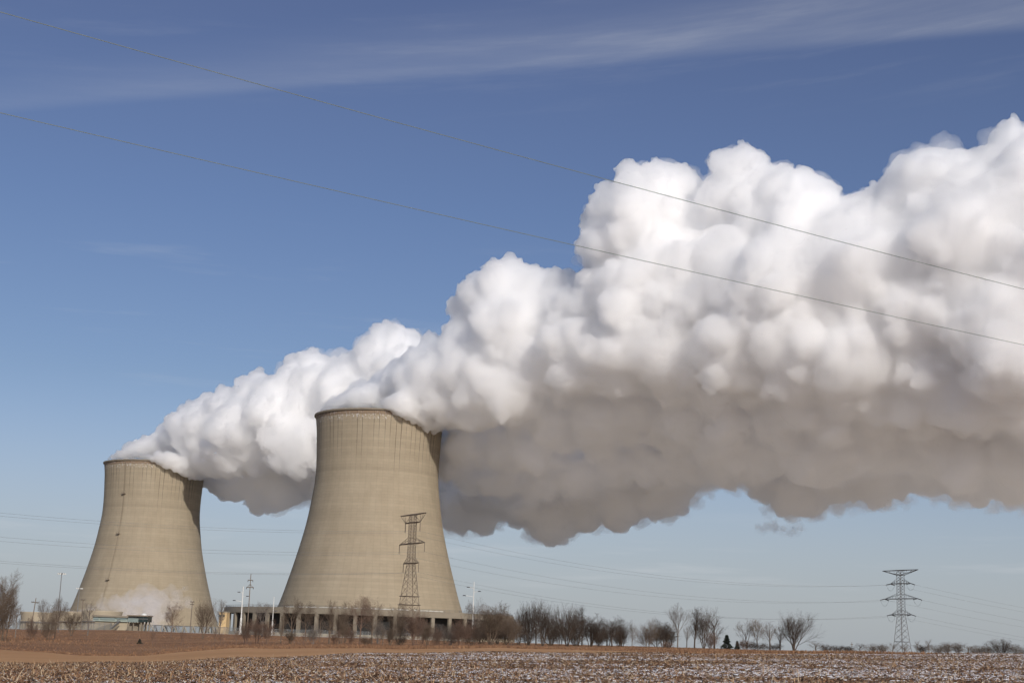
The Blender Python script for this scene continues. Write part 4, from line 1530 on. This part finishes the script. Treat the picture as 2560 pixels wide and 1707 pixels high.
tree(1860, 300, 1596, 40, 'bush', 'red', 'reddish brush right of the little spruce', **SH)
tree(2040, 300, 1601, 44, 'sparse', 'grey', 'thin twigs just right of the big fan tree', **SH)
tree(2323, 290, 1596, 24, 'sparse', 'brown', 'upright sapling right of the grey pylon')
tree(2293, 300, 1598, 18, 'sparse', 'grey', 'thin grey sapling at the grey pylon\'s right foot')
tree(2505, 300, 1595, 82, 'bush', 'dark', 'round dark bush on the field edge near the right border', **SH)
for px_, top_, w_ in ((2065, 1607, 34), (2095, 1608, 30), (2120, 1610, 34), (2150, 1606, 24), (2180, 1609, 34), (2205, 1607, 30), (2232, 1604, 30), (2262, 1606, 32), (2308, 1608, 32), (2345, 1607, 34), (2367, 1602, 34),
                      (2395, 1604, 34), (2420, 1608, 40), (2440, 1611, 40), (2465, 1612, 32), (2548, 1612, 40), (2585, 1610, 44)):
    tree(px_, trs.uniform(300, 340), top_ + trs.uniform(-2, 3), w_ * 1.25, trs.choice(['bush', 'multi', 'sparse']), trs.choice(['dark', 'grey', 'brown']), 'low bare shrub on the skyline of the field, right of the big fan tree',
         name='bare_shrub', cat='shrub', group='low shrubs along the right skyline')


# little conifers
def conifer(px, d, py_top, wpx, label, seed):
    rs = random.Random(seed)
    g = stand(px, d); s = mpp(px, py_top, d)
    h = at(px, py_top, d).z - g.z; w_ = wpx * s / 2
    root = empty('spruce_tree', g)
    tag(root, label, 'spruce', 'little dark spruces')
    MB().tube([(0, 0, -.1), (0, 0, h * .97)], [.09, .015], 6).build('trunk', BARKS['dark'], root)
    vs, fs = [], []
    for k in range(1700):
        f = rs.random() ** .75
        z = h * (.02 + .96 * (1 - (1 - f)))
        tier = .68 + .36 * math.sin(f * 27 + 2 * math.sin(f * 9))
        r_ = w_ * (1 - f) * tier * math.sqrt(rs.uniform(.03, 1.1)) + .02
        a = rs.uniform(0, 2 * PI)
        c = Vector((r_ * math.cos(a), r_ * math.sin(a), z - .15 * r_))
        d_ = Vector((math.cos(a), math.sin(a), rs.uniform(-.5, .35))) * (.22 + .16 * (1 - f)) * (h / 2.2)
        u = rand_unit(rs) * .08 * (h / 2.2)
        b = len(vs)
        vs += [c - u, c + u, c + d_]
        fs.append((b, b + 1, b + 2))
    me = np_mesh('crown', [v[:] for v in vs], fs)
    me.materials.append(M_SPRUCE)
    link(bpy.data.objects.new('crown', me), root)


M_SPRUCE = simple('spruce_needles', (.030, .038, .028), 0.9, 0, .3, 4)
conifer(1817, 322, 1586, 32, 'little dark spruce right of the dark forked tree', 1)
conifer(1843, 318, 1601, 15, 'smaller dark spruce stump right of the little spruce', 2)
conifer(351, 232, 1596, 19, 'tiny dark spruce alone on the brown bank', 3)

# ------------------------------------------------------------------ steam, linked as objects
def steam_mat(name, dens, rgb=(1, 1, 1), aniso=0.0):
    t = NT(name)
    v = t.n('ShaderNodeVolumePrincipled', {'Color': (*rgb, 1), 'Density': dens, 'Anisotropy': aniso})
    return t.out(None, v)


def steam_object(name, sph, voxel, mat, parent=None, noises=()):
    me = spheres_mesh(name, sph)
    me.materials.append(mat)
    o = link(bpy.data.objects.new(name, me), parent)
    rm = o.modifiers.new('union', 'REMESH')
    rm.mode = 'VOXEL'
    rm.voxel_size = voxel
    rm.use_smooth_shade = True
    for (size, strength, depth) in noises:
        tx = bpy.data.textures.new('billow', 'CLOUDS')
        tx.noise_scale = size
        tx.noise_depth = depth
        tx.noise_basis = 'ORIGINAL_PERLIN'
        dm = o.modifiers.new('billow', 'DISPLACE')
        dm.texture = tx
        dm.texture_coords = 'LOCAL'
        dm.strength = strength
        dm.mid_level = 0.5
    return o


M_STEAM = steam_mat('steam', 0.36, aniso=0.5)
M_MOUTH = steam_mat('fresh_steam', 0.5, aniso=0.5)
pn = steam_object('steam_plume', near_sph, 1.1, M_STEAM, None, ((9.0, 3.4, 3), (3.2, 2.3, 3)))
tag(pn, 'huge white steam plume pouring right from the nearer cooling tower', 'steam plume', 'steam plumes of the cooling towers')
steam_object('mouth_steam', near_mouth, 0.9, M_MOUTH, pn, ((2.5, 1.2, 2),))
pf = steam_object('steam_plume', far_sph, 1.4, M_STEAM, None, ((16.0, 8.0, 3), (5.0, 3.0, 3)))
tag(pf, 'white steam plume from the farther cooling tower with a grey shaded belly', 'steam plume', 'steam plumes of the cooling towers')
steam_object('mouth_steam', far_mouth, 1.1, M_MOUTH, pf, ((3.0, 1.4, 2),))

M_FEATHER = steam_mat('feathered_steam', 0.045, aniso=0.3)
steam_object('feathered_edge', near_feather, 1.6, M_FEATHER, pn, ((12.0, 7.0, 3), (4.0, 3.0, 2)))
steam_object('feathered_edge', far_feather, 1.8, M_FEATHER, pf, ((14.0, 9.0, 3), (5.0, 4.0, 3)))
M_SHRED = steam_mat('torn_steam', 0.03, aniso=0.3)
steam_object('torn_shreds', shred_outer, 1.4, M_SHRED, pf, ((12.0, 9.0, 3), (4.0, 4.0, 3)))['kind'] = 'stuff'
steam_object('torn_shreds', shred_inner, 1.4, steam_mat('torn_steam_core', 0.07, aniso=0.3), pf, ((10.0, 6.0, 3), (4.0, 3.0, 3)))['kind'] = 'stuff'

MIST = [(205, 1535, 14), (228, 1524, 18), (255, 1514, 18), (285, 1508, 20), (312, 1505, 24), (345, 1497, 26), (378, 1492, 26), (405, 1506, 26), (430, 1510, 20), (335, 1530, 28), (375, 1525, 32), (300, 1528, 22), (410, 1538, 24), (260, 1532, 14), (370, 1552, 22), (395, 1560, 16), (320, 1480, 12), (420, 1482, 16), (255, 1490, 9), (445, 1490, 18), (470, 1506, 16), (180, 1534, 10), (150, 1538, 9), (120, 1538, 8), (460, 1470, 10), (360, 1470, 12)]
mm = []
for (px_, py_, r_) in MIST:
    d_ = 800 + rng.uniform(-15, 15)
    p = at(px_, py_, d_)
    mm.append((p.x, p.y, p.z, r_ * mpp(px_, py_, d_)))
mist = bubble(np.array(mm), rng, ((10, .3, .6, .2), (6, .3, .55, .2)), 1.2)
ms = steam_object('steam_cloud', mist, 1.3, steam_mat('thin_mist', 0.030, (.96, .96, 1.0)), None, ((9.0, 7.0, 3), (3.0, 3.0, 2)))
tag(ms, 'thin lilac mist drifting low before the farther tower\'s foot', 'mist', kind='thing')
m2 = np.array(mm); m2[:, 3] *= .62
cr = steam_object('mist_core', bubble(m2, rng, ((8, .3, .6, .2),), 1.2), 1.3, steam_mat('mist_core', 0.03, (.96, .96, 1.0)), ms, ((6.0, 5.0, 3),))

# ------------------------------------------------------------------ render settings
c = S.cycles
c.max_bounces = 84
c.volume_bounces = 76
c.diffuse_bounces = 3
c.glossy_bounces = 2
c.transmission_bounces = 4
c.transparent_max_bounces = 32
c.use_adaptive_sampling = True
c.adaptive_threshold = 0.06
c.use_denoising = True
c.caustics_reflective = False
c.caustics_refractive = False
